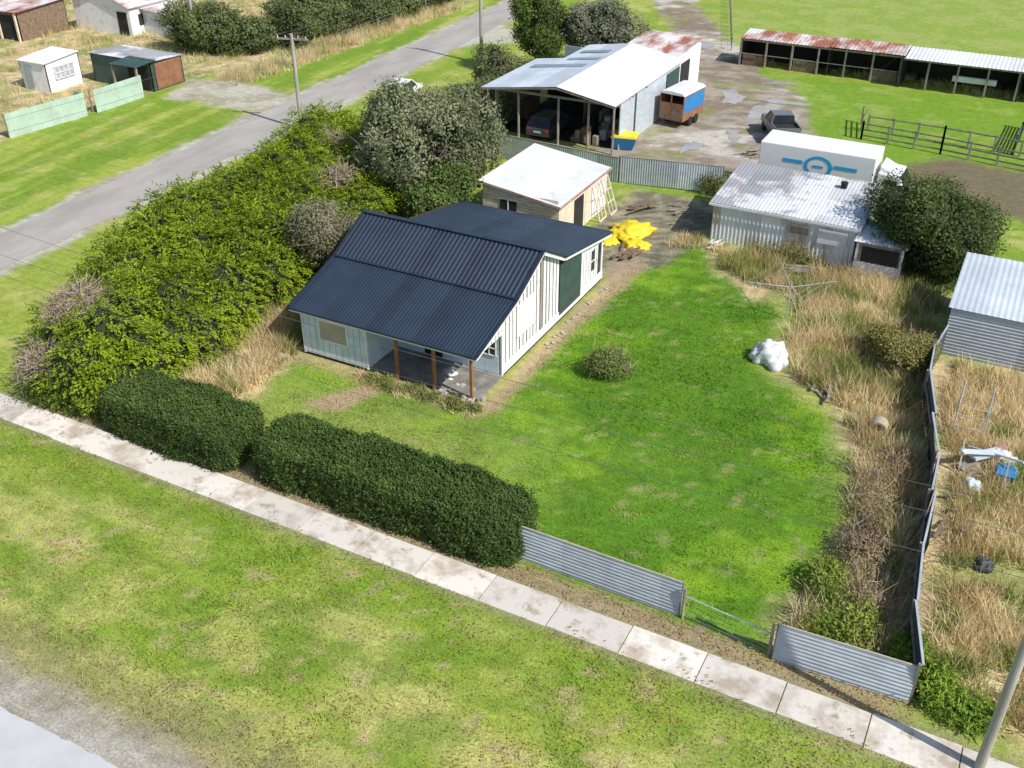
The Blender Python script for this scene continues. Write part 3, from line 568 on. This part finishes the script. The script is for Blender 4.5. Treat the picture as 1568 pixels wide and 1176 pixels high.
b.done('leaning_window_frames',M_cream,e)
e=empty('machinery_shed'); xl,xm,xr=-34.3,-28.6,-24.3; y0,y1=60.4,73.6
b=B(); b.corr((xm,y0,4.15),(0,y1-y0,0),(xr-xm,0,-.75),.25,.008); b.done('roof_east_slope',M_wroof,e)
b=B(); b.corr((xl,y0,3.35),(0,8.6,0),(xm-xl,0,.78),.25,.008); b.corr((xl+2.2,y0+8.6,3.62),(0,y1-y0-8.6,0),(xm-xl-2.2,0,.5),.25,.008); b.done('roof_west_slope',M_galvl,e)
b=B()
for (ya,yb,xa,xb) in ((66.0,66.9,-33.4,-29.2),(68.2,68.9,-31.5,-29.0),(70.5,71.3,-31.5,-29.2)):
    zr=lambda x_: 3.35+(x_-xl)/(xm-xl)*.78+.03
    b.add([(xa,ya,zr(xa)),(xb,ya,zr(xb)),(xb,yb,zr(xb)),(xa,yb,zr(xa))],[(0,1,2,3)])
b.done('blue_grey_roof_sheets',mat('blue_grey_sheet',(.22,.28,.34),(.32,.38,.44),1,.4),e)  # opaque darker blue-grey sheets that make the west slope patchy
b=B(); b.box(xr-.35,xr-.3,62,y1-.2,0,3.4); b.box(xl+.3,xr-.35,y1-.3,y1-.2,0,3.4); b.box(xl+.3,xl+.35,62,69,0,3.3); b.box(-29.0,-28.95,66,y1-.3,0,3.9); b.done('walls',M_galv,e)
b=B(); b.corr((xr-.29,62,0),(0,y1-62.2,0),(0,0,3.4),.3,.02); b.done('side_cladding',M_galv,e)
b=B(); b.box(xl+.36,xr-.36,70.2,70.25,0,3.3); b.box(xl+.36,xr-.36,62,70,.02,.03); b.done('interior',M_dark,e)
b=B()
for xx in (xl+.35,-31.6,-28.6,-26.4,xr-.3): b.cyl((xx,60.9,0),(xx,60.9,3.4),.09,.08,8)
for yy in (61,63.5,66): b.beam((xl,yy,3.25),(xr,yy,3.3),.08,.15)
b.beam((xl,60.45,3.28),(xm,60.45,4.02),.06,.14); b.beam((xm,60.45,4.02),(xr,60.45,3.3),.06,.14); b.done('posts_and_beams',M_woodg,e)
b=B(); b.box(xr-.26,xr-.22,64.5,64.7,0,3.2); b.box(xr-.25,xr-.22,70.6,73.2,.1,3.0); b.done('green_sliding_door',M_teal,e)
rs_=np.random.default_rng(9)
for m_,nn in ((M_woodb,14),(M_galvl,10),(M_woodg,12),(M_rub,6)):
    b=B()
    for i in range(nn):
        xx=rs_.uniform(-28.4,-25.2); yy=rs_.uniform(61.4,67); w=.2+.4*rs_.random(); hh=.3+1.3*rs_.random()*rs_.random(); b.box(xx,xx+w,yy,yy+w*1.2,0,hh)
    b.done('stored_goods',m_,e,.02)
b=B(); b.box(-33.8,-33,65,67,0,1.2); b.done('stored_crate',M_woodb,e)
b=B(); b.corr((-30.2,73.4,3.1),(4.9,0,0),(0,7.6,.35),.25,.01); b.done('rear_roof',M_rust,e)
b=B(); b.box(-30,-25.4,73.6,80.6,0,3.05); b.done('rear_walls',M_white,e)
b=B(); b.box(-25.39,-25.35,76,78,0,2.4); b.done('rear_door',M_dark,e)
def corrfence(name,p,q,h,m,horizontal=False,lean=0,post=M_woodg):
    e=empty(name); b=B(); p=Vector((*p,0));q=Vector((*q,0)); n=Vector((-(q-p).y,(q-p).x,0)).normalized()
    if horizontal: b.corr(p+Vector((0,0,.04)),Vector((0,0,h))+n*lean,(q-p),.13,.016)
    else: b.corr(p+Vector((0,0,.04)),(q-p),Vector((0,0,h))+n*lean,.15,.014)
    b.done('sheeting',m,e); b=B(); L=(q-p).length; k=max(1,round(L/2))
    for i in range(k+1):
        c=p+(q-p)*i/k+n*.07; b.beam(c,c+Vector((0,0,h+.02))+n*lean,.08,.08)
    b.beam(p+n*(.08+lean)+Vector((0,0,h-.08)),q+n*(.08+lean)+Vector((0,0,h-.08)),.06,.08)
    b.done('posts_and_rail',post,e); 
    b=B(); b.beam(p+n*lean+Vector((0,0,h+.045)),q+n*lean+Vector((0,0,h+.045)),.05,.015); b.done('capping',M_beige if m is not M_fdark else M_woodg,e)
    return e
corrfence('corrugated_iron_fence',(-32,57),(-22.3,56.4),1.6,M_galv); corrfence('corrugated_iron_fence',(-22.2,56.4),(-16,57.6),1.7,M_galv)
corrfence('corrugated_iron_fence',(-12.2,22.8),(-6.15,22.75),1.3,M_galv,True,.12); corrfence('corrugated_iron_fence',(-3.05,22.35),(.8,22.55),1.3,M_galv,True,.18)
rf=[(.9,22.7),(.35,25.2),(.1,28),(-.1,31),(-.25,33.5),(-.7,36),(-1.4,39.2),(-1.5,41.5),(-1.3,43.6)]
e=empty('boundary_fence')
r=np.random.default_rng(4)
bA=B();bB=B();bC=B()
for i in range(len(rf)-1):
    p=Vector((*rf[i],0));q=Vector((*rf[i+1],0)); n=Vector(((q-p).y,-(q-p).x,0)).normalized(); l=r.normal()*.08
    bA.corr(p,q-p,Vector((l,0,1.5)),.15,.014); bB.beam(p+Vector((0,0,1.5)),q+Vector((l,0,1.5)),.07,.05); bC.beam(p-n*.08,p-n*.08+Vector((0,0,1.5)),.09,.09); bC.beam(p-n*.06+Vector((0,0,.9)),q-n*.06+Vector((0,0,.9)),.05,.08)
bA.done('sheets',M_fdark,e); bB.done('capping',M_galv,e); bC.done('posts',M_woodg,e)
e=empty('wire_gate'); b=B(); b.cyl((-6.0,22.75,0),(-6.0,22.75,1.25),.05,.05,8); b.cyl((-3.2,22.5,0),(-3.2,22.5,1.25),.05,.05,8); b.done('posts',M_woodg,e)
b=B(); b.cyl((-6,22.75,.95),(-3.2,22.5,.9),.022,.022,6)
for z in (.15,.32,.5,.7): b.cyl((-6,22.75,z),(-3.2,22.5,z),.005,.005,4)
b.done('rails_and_wires',M_galv,e)
e,zz=shed('corrugated_iron_shed',-14.4,-6.8,50.7,56.0,2.3,2.75,M_galvl,M_rshr,.2,'y')
b=B(); b.corr((-14.4,50.66,0),(7.6,0,0),(0,0,2.2),.22,.02); b.done('front_cladding',M_rustd,e)
b=B(); b.beam((-14.6,50.45,2.2),(-6.6,50.45,2.2),.06,.12); b.done('fascia',M_wroof,e)
b=B(); b.box(-10.2,-9.2,50.58,50.62,.0,1.9); b.done('door',M_woodg,e)
b=B(); b.box(-8.7,-7.2,50.58,50.62,1.1,1.9); b.done('boarded_window',M_wroof,e)
b=B(); b.cyl((-8.5,54.9,2.6),(-8.5,54.9,3.0),.15,.2,10); b.done('roof_vent',M_dark,e)
e,zz=shed('lean_to',-6.6,-4.3,49.9,52.0,1.95,2.2,M_woodg,M_rustd,.15,'y')
b=B(); b.box(-6.3,-4.5,49.85,49.89,.9,1.7); b.done('opening',M_dark,e)
b=B(); b.box(-6.62,-4.28,49.83,49.89,.1,.85); b.box(-6.6,-6.48,49.83,49.89,.9,1.85); b.box(-4.4,-4.28,49.83,49.89,.9,1.85); b.done('cladding',M_wroof,e)
e,zz=shed('garden_shed',-1.35,5,43.7,48.9,2.35,2.75,M_galv,M_galvl,.12,'y',amp=.008,pitch=.25)
b=B(); b.corr((-1.35,43.66,0),(0,0,2.3),(6.35,0,0),.16,.02); b.done('front_cladding',M_galv,e)
e=empty('box_truck'); b=B(); b.box(-14.2,-7.55,58.4,60.9,.95,3.35); b.done('box_body',M_carwhite,e,.05)
b=B(); b.box(-14.0,-6.0,58.8,60.5,.55,.93); b.done('chassis',M_dark,e)
b=B(); b.prism([(-7.35,.55),(-5.45,.55),(-5.4,1.35),(-5.75,1.55),(-6.15,2.45),(-7.35,2.55)],'y',58.55,60.75); b.done('cab',M_carwhite,e,.08)
b=B(); b.prism([(-7.3,2.55),(-6.6,2.53),(-7.3,2.85)],'y',58.8,60.5); b.done('wind_deflector',M_carwhite,e,.03)
b=B(); b.hexa([(-5.70,58.7,1.58),(-5.66,58.7,1.58),(-5.66,60.6,1.58),(-5.70,60.6,1.58)],[(-6.14,58.75,2.38),(-6.08,58.75,2.40),(-6.08,60.55,2.40),(-6.14,60.55,2.38)]); b.box(-6.95,-6.25,58.52,58.56,1.5,2.2); b.done('cab_windows',M_glass,e)
b=B(); 
for xx in (-13,-11.9,-6.6):
    for yy in (58.5,60.5): b.cyl((xx,yy,.5),(xx,yy+.28,.5),.5,.5,18)
b.done('wheels',M_rub,e)
b=B(); n=36; cx,cz=-10.7,2.35
vs=[];fs=[]
for i in range(n):
    t=i*2*math.pi/n; vs+=[(cx+.82*math.cos(t),58.385,cz+.62*math.sin(t)),(cx+.62*math.cos(t),58.385,cz+.45*math.sin(t))]
for i in range(n): j=(i+1)%n; fs.append((2*i,2*j,2*j+1,2*i+1))
b.add(vs,fs); b.box(-12.75,-11.6,58.38,58.39,2.38,2.58); b.box(-9.8,-8.5,58.38,58.39,2.38,2.58); b.box(-11.0,-10.4,58.38,58.39,2.3,2.42); b.done('side_logo',M_cyan,e)
e=empty('open_fronted_stables'); b=B(); b.corr((-24,86.9,2.25),(7.4,0,0),(0,2.7,.25),.3,.012); b.done('rusty_roof_a',M_rust,e)
b=B(); b.corr((-16.5,86.7,2.38),(5.9,0,0),(0,2.7,.25),.3,.012); b.done('rusty_roof_b',M_rust,e)
b=B(); b.corr((-10.5,86.0,2.35),(24,0,0),(0,3.2,.25),.3,.012); b.done('grey_roof',M_wroof,e)
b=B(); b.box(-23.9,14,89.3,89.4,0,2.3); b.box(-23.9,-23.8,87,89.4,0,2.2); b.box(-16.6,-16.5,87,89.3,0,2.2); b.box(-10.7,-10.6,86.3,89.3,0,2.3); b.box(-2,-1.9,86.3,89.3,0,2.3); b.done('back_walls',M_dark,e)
b=B(); x_=-23.9
while x_<14: yy=87.0 if x_<-10.8 else 86.3; b.beam((x_,yy,0),(x_,yy,2.2 if x_<-16 else 2.35),.14,.14); x_+=2.18
b.beam((-23.9,86.97,2.12),(-10.8,86.97,2.18),.05,.14); b.beam((-10.6,86.2,2.25),(14,86.2,2.25),.05,.14); b.beam((-23.9,87,1.0),(-10.8,87,1.0),.04,.06); b.done('posts_and_beams',M_woodg,e)
b=B(); b.box(-23.7,-22,87.1,87.2,0,1.0); b.box(-19.4,-17.4,87.1,87.2,0,1.0); b.box(-13,-11,87.1,87.2,0,.9); b.done('stable_panels',M_woodb,e)
b=B(); b.box(-6.8,-3.6,86.6,86.9,.9,1.3); b.box(-.6,.6,86.6,86.9,.5,1.1); b.done('feed_trough',M_wroof,e)
def railfence(name,pts,m=M_woodg,h=1.2,rails=4,sp=1.9):
    b=B()
    for (p,q) in zip(pts[:-1],pts[1:]):
        P=Vector((*p,0));Q=Vector((*q,0)); k=max(1,round((Q-P).length/sp))
        for i in range(k+1): c=P+(Q-P)*i/k; b.beam(c,c+Vector((0,0,h+.08)),.13,.13)
        for j in range(rails): z=h*(j+1)/rails-.08; b.beam(P+Vector((0,0,z)),Q+Vector((0,0,z)),.04,.10)
    return b.done(name,m)
railfence('post_and_rail_fence',[(-11.3,75.5),(-10.6,71.9),(-5.3,71.3),(0,70.4),(9,69.5)],rails=3); railfence('post_and_rail_fence',[(-10.6,74),(-5.5,73.8),(-.6,73.2)],h=1.1,rails=1)
railfence('farm_gate',[(-1.0,73.4),(-.9,76.4),(-.8,79.6)],M_fdark,1.3,6,3)
b=B(); 
for i in range(16): xx=-26-i*.55; yy=91.5+i*1.7; b.cyl((xx,yy,0),(xx,yy,1.1),.05,.05,6)
for z in (.4,.7,1.0): b.cyl((-26,91.5,z),(-34.3,117,z),.012,.012,4)
b.done('wire_fence',M_woodg)

e,zz=shed('green_timber_shed',-68.6,-62.2,57.6,61,2.35,2.15,M_teal,M_rshr,.2,'y')
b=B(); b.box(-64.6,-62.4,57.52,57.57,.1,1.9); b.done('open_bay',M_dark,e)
b=B(); b.corr((-64.8,55.9,2.3),(2.9,0,0),(0,2.2,.1),.25,.01); b.done('porch_roof',M_teal,e); b=B(); b.box(-64.7,-64.55,56,56.15,0,2.3); b.box(-62.2,-62.05,56,56.15,0,2.3); b.done('porch_posts',M_woodg,e)
b=B(); b.box(-62.16,-62.12,58,60.8,.1,2.1); b.done('brown_end_boards',M_brownp,e)
e,zz=shed('white_garden_shed',-72.1,-69.2,53.6,56.9,2.25,2.5,M_white,M_wroof,.15,'y')
b=B(); b.box(-69.17,-69.13,54.3,56.2,.9,1.8); b.box(-71.6,-70.8,53.52,53.56,.2,1.9); b.done('windows',M_galv,e)
b=B(); 
for k in range(5): b.box(-69.12,-69.09,54.3+k*.46,54.36+k*.46,.85,1.85)
for k in range(3): b.box(-69.12,-69.09,54.3,56.2,.85+k*.47,.91+k*.47)
b.done('window_bars',M_white,e)
e=empty('panel_fence'); b=B()
b.corr((-62.9,44.6,0),(.8,6.2,0),(0,0,1.7),.3,.015); b.corr((-62.0,51.6,0),(.1,4.6,0),(0,0,1.7),.3,.015); b.corr((-62.1,50.8,0),(-1.3,.2,0),(0,0,1.6),.3,.015); b.done('panels',M_pgreen,e)
b=B(); 
for yy in (44.6,46.6,48.6,50.7,51.6,54,56.2): b.beam((-62.95+.1*(yy-44.6)*.7,yy,0),(-62.95+.1*(yy-44.6)*.7,yy,1.7),.08,.08)
b.done('posts',M_woodg,e)
e=empty('farm_barn'); x0,x1,y0,y1=-84.5,-77.2,70.2,76.5; xm=(x0+x1)/2
b=B(); b.prism([(x0,0),(x1,0),(x1,2.6),(xm,3.9),(x0,2.6)],'y',y0,y1); b.done('walls',M_white,e)
b=B(); b.corr((xm,y0-.3,4.05),(0,y1-y0+.6,0),(x1-xm+.3,0,-1.5),.3,.012); b.corr((x0-.3,y0-.3,2.55),(0,y1-y0+.6,0),(xm-x0+.3,0,1.5),.3,.012); b.done('roof',M_rust,e)
b=B(); b.box(x1-1.6,x1-.4,y0-.05,y0-.01,0,2.1); b.box(x1+.01,x1+.05,y0+1,y0+2.4,.8,1.8); b.done('openings',M_dark,e)
b=B(); b.corr((x1,y0+1.2,2.3),(0,4.5,0),(4,0,-.3),.3,.012); b.done('lean_to_roof',M_rust,e)
b=B(); b.box(x1+.1,x1+3.8,y0+1.5,y0+1.56,0,2.2); b.box(x1+3.7,x1+3.76,y0+1.5,y0+5.5,0,2.1); b.done('lean_to_walls',M_galv,e)
e,zz=shed('open_machinery_shed',-97,-84.8,64,69.5,2.6,2.9,M_woodb,M_rust,.3,'y'); b=B(); b.box(-96.5,-85.3,63.9,63.96,.1,2.2); b.done('open_bays',M_dark,e)
b=B(); 
for xx in np.arange(-97,-84,2.4): b.box(xx,xx+.2,63.75,63.9,0,2.5)
b.done('posts',M_cream,e)
b=B()
for yy in np.arange(62,120,3.0): xx=-57.6-.03*(yy-62); b.cyl((xx,yy,0),(xx,yy,1.15),.06,.05,6)
for z in (.4,.75,1.05): b.cyl((-57.6,62,z),(-59.3,119,z),.01,.01,4)
b.done('wire_fence',M_woodg)

# ---------------------------------------------------------------- vehicles
def car(name,loc,rz_,L,W,Hh,paint,kind='hatch'):
    e=empty(name,loc,rz_); l=L/2; 
    if kind=='hatch': body=[(-l,.35),(l,.35),(l,.65),(l-.1,.85),(l-1.0,.98),(-l+.1,1.0),(-l,.8)]; cab=[(l-1.0,.97),(l-1.7,Hh),(-l+.5,Hh),(-l+.08,.99)]
    else: body=[(-l,.45),(l,.45),(l,.75),(l-.1,.98),(l-1.1,1.05),(-l+.0,1.05)]; cab=[(l-1.1,1.04),(l-1.7,Hh),(l-2.8,Hh),(l-2.9,1.04)]
    b=B(); b.prism(body,'y',-W/2,W/2); b.done('body',paint,e,.06)
    w0=W/2-.05; w1=W/2-.2; b=B()
    c=cab; b.add([(c[0][0],-w0,c[0][1]),(c[1][0],-w1,c[1][1]),(c[2][0],-w1,c[2][1]),(c[3][0],-w0,c[3][1]),(c[0][0],w0,c[0][1]),(c[1][0],w1,c[1][1]),(c[2][0],w1,c[2][1]),(c[3][0],w0,c[3][1])],
       [(0,1,2,3),(7,6,5,4),(0,4,5,1),(1,5,6,2),(2,6,7,3)]); b.done('glasshouse',M_glass,e)
    b=B(); b.box(c[2][0]-.02,c[1][0]+.02,-w1-.01,w1+.01,Hh-.01,Hh+.04)
    for sy in (-1,1):
        for (i,j) in ((0,1),(3,2)):
            b.beam((c[i][0],sy*w0,c[i][1]),(c[j][0],sy*w1,c[j][1]),.07,.07)
    b.done('roof_and_pillars',paint,e,.01)
    b=B()
    for xx in (l-.8,-l+.8):
        for sy in (-1,1): b.cyl((xx,sy*(W/2-.2),.32),(xx,sy*(W/2+.01),.32),.32,.32,16)
    b.done('wheels',M_rub,e)
    b=B(); b.box(-l-.02,-l+.05,-W/2+.08,-W/2+.3,.7,.9); b.box(-l-.02,-l+.05,W/2-.3,W/2-.08,.7,.9); b.done('tail_lights',M_red,e)
    b=B(); b.box(l-.06,l+.02,-W/2+.1,-W/2+.4,.62,.76); b.box(l-.06,l+.02,W/2-.4,W/2-.1,.62,.76); b.box(-l-.03,-l,-.26,.26,.6,.72); b.done('headlights_and_plate',M_galvl,e)
    if kind=='ute':
        b=B(); b.box(-l,l-2.95,-W/2,-W/2+.06,1.05,1.25); b.box(-l,l-2.95,W/2-.06,W/2,1.05,1.25); b.box(-l,-l+.06,-W/2,W/2,1.05,1.25); b.done('tray_sides',paint,e)
        b=B(); b.box(-l+.06,l-2.95,-W/2+.06,W/2-.06,1.051,1.07); b.done('tray_floor',M_dark,e)
    return e
car('parked_car',(-30.2,63.0,.04),math.radians(90),4.1,1.75,1.5,M_cardark)
car('pickup_truck',(-15.8,69.9,.02),math.radians(118),4.4,1.75,1.65,M_cargrey,'ute')
car('parked_car',(-43.7,64.8,.02),math.radians(100),4.3,1.75,1.5,M_carwhite)
e=empty('horse_float',(-23.0,69.8,0),math.radians(-8)); b=B(); b.box(-.95,.95,-1.6,1.6,.5,1.5); b.done('lower_body',M_brownp,e,.04)
b=B(); b.box(-.95,-.9,-1.6,1.6,1.5,2.35); b.box(.9,.95,-1.6,1.6,1.5,2.35); b.box(-.9,.9,-1.6,-1.55,1.5,1.75); b.box(-.9,.9,1.55,1.6,1.5,2.35); b.box(-.1,.0,-1.6,-1.55,1.5,2.35); b.done('upper_body',M_brownp,e)
b=B(); b.box(.951,.965,-1.5,1.5,1.1,2.2); b.done('blue_side_panel',M_blue,e)
b=B(); b.prism([(-1.0,2.35),(1.0,2.35),(.8,2.5),(0,2.57),(-.8,2.5)],'y',-1.65,1.65); b.done('roof',M_wroof,e)
b=B(); b.box(-.85,-.15,-1.63,-1.6,.6,1.0); b.box(.05,.8,-1.63,-1.6,.6,1.4); b.done('rear_ramp_panels',M_woodb,e)
b=B()
for sx in (-1,1):
    for yy in (-.4,.45): b.cyl((sx*.8,yy,.33),(sx*1.0,yy,.33),.33,.33,14)
b.done('wheels',M_rub,e)
b=B(); b.beam((0,1.6,.5),(0,2.6,.45),.1); b.done('drawbar',M_dark,e)
e=empty('skip_bin',(-24.4,62.6,0),math.radians(12)); b=B(); b.hexa([(-.6,-.45,.05),(.6,-.45,.05),(.6,.45,.05),(-.6,.45,.05)],[(-.85,-.65,.85),(.85,-.65,.85),(.85,.65,.85),(-.85,.65,.85)]); b.done('body',M_blue,e)
b=B(); b.hexa([(-.87,-.67,.85),(.87,-.67,.85),(.87,.67,.85),(-.87,.67,.85)],[(-.8,-.6,1.02),(.8,-.6,1.02),(.8,.6,1.02),(-.8,.6,1.02)]); b.done('lid',M_yellow,e,.03)
def crumple(name,cx,cy,rx,ry,h,m,seed):
    V,F=ico(4); r=fbm(V[:,0]*2.2+seed,V[:,1]*2.2+V[:,2],1.3,seed%6); r2=fbm(V[:,0]*5+seed,V[:,1]*5+V[:,2]*4,1.6,(seed+2)%6); v=V*(1+.8*(r-.5)+.35*(r2-.5))[:,None]*np.array([rx,ry,h])+np.array([cx,cy,h*.2]); v[:,2]=np.maximum(v[:,2],0.01); return mk(name,v,F,m)
crumple('yellow_tarpaulin',-18.6,49.6,1.1,1.3,.45,M_yellow,3); crumple('yellow_tarpaulin',-17.7,48.1,.8,.6,.25,M_yellow,5); crumple('yellow_tarpaulin',-19.2,47.9,.5,.7,.2,M_yellow,6)
crumple('white_sack_pile',-8.0,39.6,.75,.75,.7,M_wbag,4); rocks('white_sack',-7.7,39.1,.35,.35,5,.25,9,M_wbag)
def planks(name,cx,cy,w,l,n,seed,m=M_woodg,rot=0,sp=.6):
    r=np.random.default_rng(seed); b=B()
    for i in range(n):
        a=rot+r.normal()*.3; x=cx+r.uniform(-w,w); y=cy+r.uniform(-sp,sp); z=.06+r.random()*.25; d=Vector((math.sin(a),math.cos(a),r.normal()*.03))*l*(.3+.5*r.random()); b.beam(Vector((x,y,z))-d,Vector((x,y,z))+d,.12,.04)
    return b.done(name,m)
planks('timber_stack',-5.3,38.8,.45,1.3,20,1,M_woodg,-.25,1.8); planks('timber_stack',-17.6,46.6,.5,1.1,12,2,M_woodb,.3); planks('timber_stack',-9,48.9,1.6,.8,10,3,M_woodg,1.4,.4); planks('timber_stack',-13.9,49.9,.4,.6,9,4,M_wroof,.2,.3)
planks('timber_stack',-.9,29.6,.25,.8,12,5,M_woodg,0,2.5); planks('timber_stack',-19.3,53,.6,.9,10,6,M_woodb,.5); planks('timber_stack',-16.8,53,1.0,.5,14,16,M_woodg,.9,1.6); planks('timber_stack',-16.3,65.8,.5,1.2,12,19,M_woodg,.5,.8)
e=empty('concrete_pipe_ring'); b=B(); n=20; vs=[];fs=[]
for i in range(n):
    t=i*2*math.pi/n
    for (rr,dy) in ((.33,-.25),(.33,.25),(.25,.25),(.25,-.25)): vs.append((-2.6+rr*math.cos(t),35.9+dy,.35+rr*math.sin(t)))
for i in range(n):
    j=(i+1)%n
    for k in range(4): fs.append((4*i+k,4*j+k,4*j+(k+1)%4,4*i+(k+1)%4))
b.add(vs,fs); b.done('ring',M_beige,e)
e=empty('rotary_clothesline'); b=B(); cx,cy=-8.3,43.6; b.cyl((cx,cy,0),(cx,cy,2.0),.03,.025,8); T=[]
for k in range(4):
    a=k*math.pi/2+.5; q=Vector((cx+2.1*math.cos(a),cy+2.1*math.sin(a),2.0)); T.append(q); b.cyl((cx,cy,1.7),q,.016,.012,6)
for f_ in (.5,.75,1):
    for k in range(4):
        c0=Vector((cx,cy,1.7)); b.cyl(c0.lerp(T[k],f_),c0.lerp(T[(k+1)%4],f_),.005,.005,3)
b.done('frame_and_lines',M_galv,e)
e=empty('junk_heap'); 
b=B(); b.beam((.6,34.6,0),(.5,35.0,1.3),.05); b.beam((2.2,34.3,0),(2.1,34.4,1.2),.05); b.beam((.9,35.2,.5),(1.8,36.3,.4),.4,.1); b.beam((.7,36.2,.3),(2.6,35.1,.9),.06); b.beam((.5,34.8,.9),(1.9,36.0,.5),.3,.03); b.done('frames',M_galvl,e)
b=B(); b.hexa([(1.9,34.8,0),(2.4,34.8,0),(2.4,35.4,0),(1.9,35.4,0)],[(1.8,34.7,.4),(2.5,34.7,.4),(2.5,35.5,.4),(1.8,35.5,.4)]); b.done('plastic_tub',M_blue,e,.03)
b=B(); b.hexa([(1.6,36.4,0),(2.0,36.4,0),(2.0,36.8,0),(1.6,36.8,0)],[(1.55,36.35,.4),(2.05,36.35,.4),(2.05,36.85,.4),(1.55,36.85,.4)]); b.done('red_tub',M_redtrim,e,.03)
crumple('white_sack_pile',1.9,36.2,.5,.4,.4,M_wbag,2); crumple('black_sack',2.0,29.6,.35,.3,.25,M_fdark,1); crumple('white_sack_pile',1.1,33.9,.4,.3,.3,M_blueish,1)
planks('timber_stack',1.2,35.3,.7,.7,16,8,M_woodg,.8,.9); planks('timber_stack',.9,31.5,.5,.6,10,18,M_woodb,.3,1.5)
e=empty('wire_cage'); b=B()
for xx in (.0,1.1):
    for yy in (37.2,39.2): b.cyl((xx,yy,0),(xx,yy,1.4),.03,.03,6)
for z in (.5,1,1.4):
    b.cyl((0,37.2,z),(0,39.2,z),.012,.012,4); b.cyl((1.1,37.2,z),(1.1,39.2,z),.012,.012,4); b.cyl((0,37.2,z),(1.1,37.2,z),.012,.012,4)
b.done('frame',M_galv,e)

# ---------------------------------------------------------------- power poles and lines
def pole(name,x,y,h,r0=.15,arm=True,ang=0):
    e=empty(name,(x,y,0),ang); b=B(); b.cyl((0,0,-.2),(0,0,h),r0,r0*.7,14); b.done('pole',M_polewood,e,smooth=False)
    b=B()
    if arm: b.beam((-1.1,0,h-.35),(1.1,0,h-.35),.1,.12)
    else: b.box(-.12,.12,-.12,.12,h-.5,h-.3)
    b.done('crossarm',M_woodg,e); b=B()
    for xx in ((-1,-.45,.45,1) if arm else (0,)): b.cyl((xx,0,h-.29),(xx,0,h-.12),.04,.03,8)
    b.done('insulators',M_wroof,e)
    return e
pole('power_pole',-46.2,55.6,6.6,.16,True,.3); pole('power_pole',-43.6,77.1,8,.17,True,.1); pole('power_pole',-68.1,68.9,8,.16,True,.5); pole('power_pole',2.85,21.2,8.6,.14,False,0)
def wire(name,p,q,sag,r=.009):
    b=B(); p=Vector(p);q=Vector(q); n=24; pr=p
    for i in range(1,n+1):
        t=i/n; c=p.lerp(q,t)-Vector((0,0,4*sag*t*(1-t))); b.cyl(pr,c,r,r,4); pr=c
    return b.done(name,M_wire)
for dy,dz in ((-.5,8.2),(.5,8.2),(0,6.6)): wire('power_line',(2.85,21.2+dy,dz),(-46.2,22.5+dy*1.8,dz-.3),.9)
for dx in (-1,1): wire('power_line',(-46.2+dx,55.6,6.5),(-43.6+dx,77.1,7.8),.4); wire('power_line',(-46.2+dx,55.6,6.5),(-46.2+dx,22,7.5),.5)
wire('power_line',(-46.2,55.6,6.4),(-68.1,68.9,7.8),.4)

# ---------------------------------------------------------------- light, sky, camera
el=math.radians(45); az=math.radians(102)
d=Vector((math.sin(az)*math.cos(el),math.cos(az)*math.cos(el),math.sin(el)))
sun=bpy.data.lights.new('sun','SUN'); sun.energy=5.0; sun.angle=math.radians(.53); sun.color=(1,.96,.90)
so=link(bpy.data.objects.new('sun',sun)); so.location=(0,0,60); so.rotation_euler=(-d).to_track_quat('-Z','Y').to_euler()
W=bpy.data.worlds.new('World'); S.world=W; W.use_nodes=True; nt=W.node_tree; bg=nt.nodes['Background']; sk=nt.nodes.new('ShaderNodeTexSky'); sk.sky_type='NISHITA'; sk.sun_disc=False
sk.sun_elevation=el; sk.sun_rotation=az; nt.links.new(sk.outputs[0],bg.inputs[0]); bg.inputs[1].default_value=.13
cam=bpy.data.cameras.new('camera'); cam.lens=36*1554/1568; cam.sensor_width=36; cam.clip_end=4000
co=link(bpy.data.objects.new('camera',cam)); co.location=(0,0,23); co.rotation_euler=(math.radians(90-32.1),0,math.radians(27.8)); S.camera=co
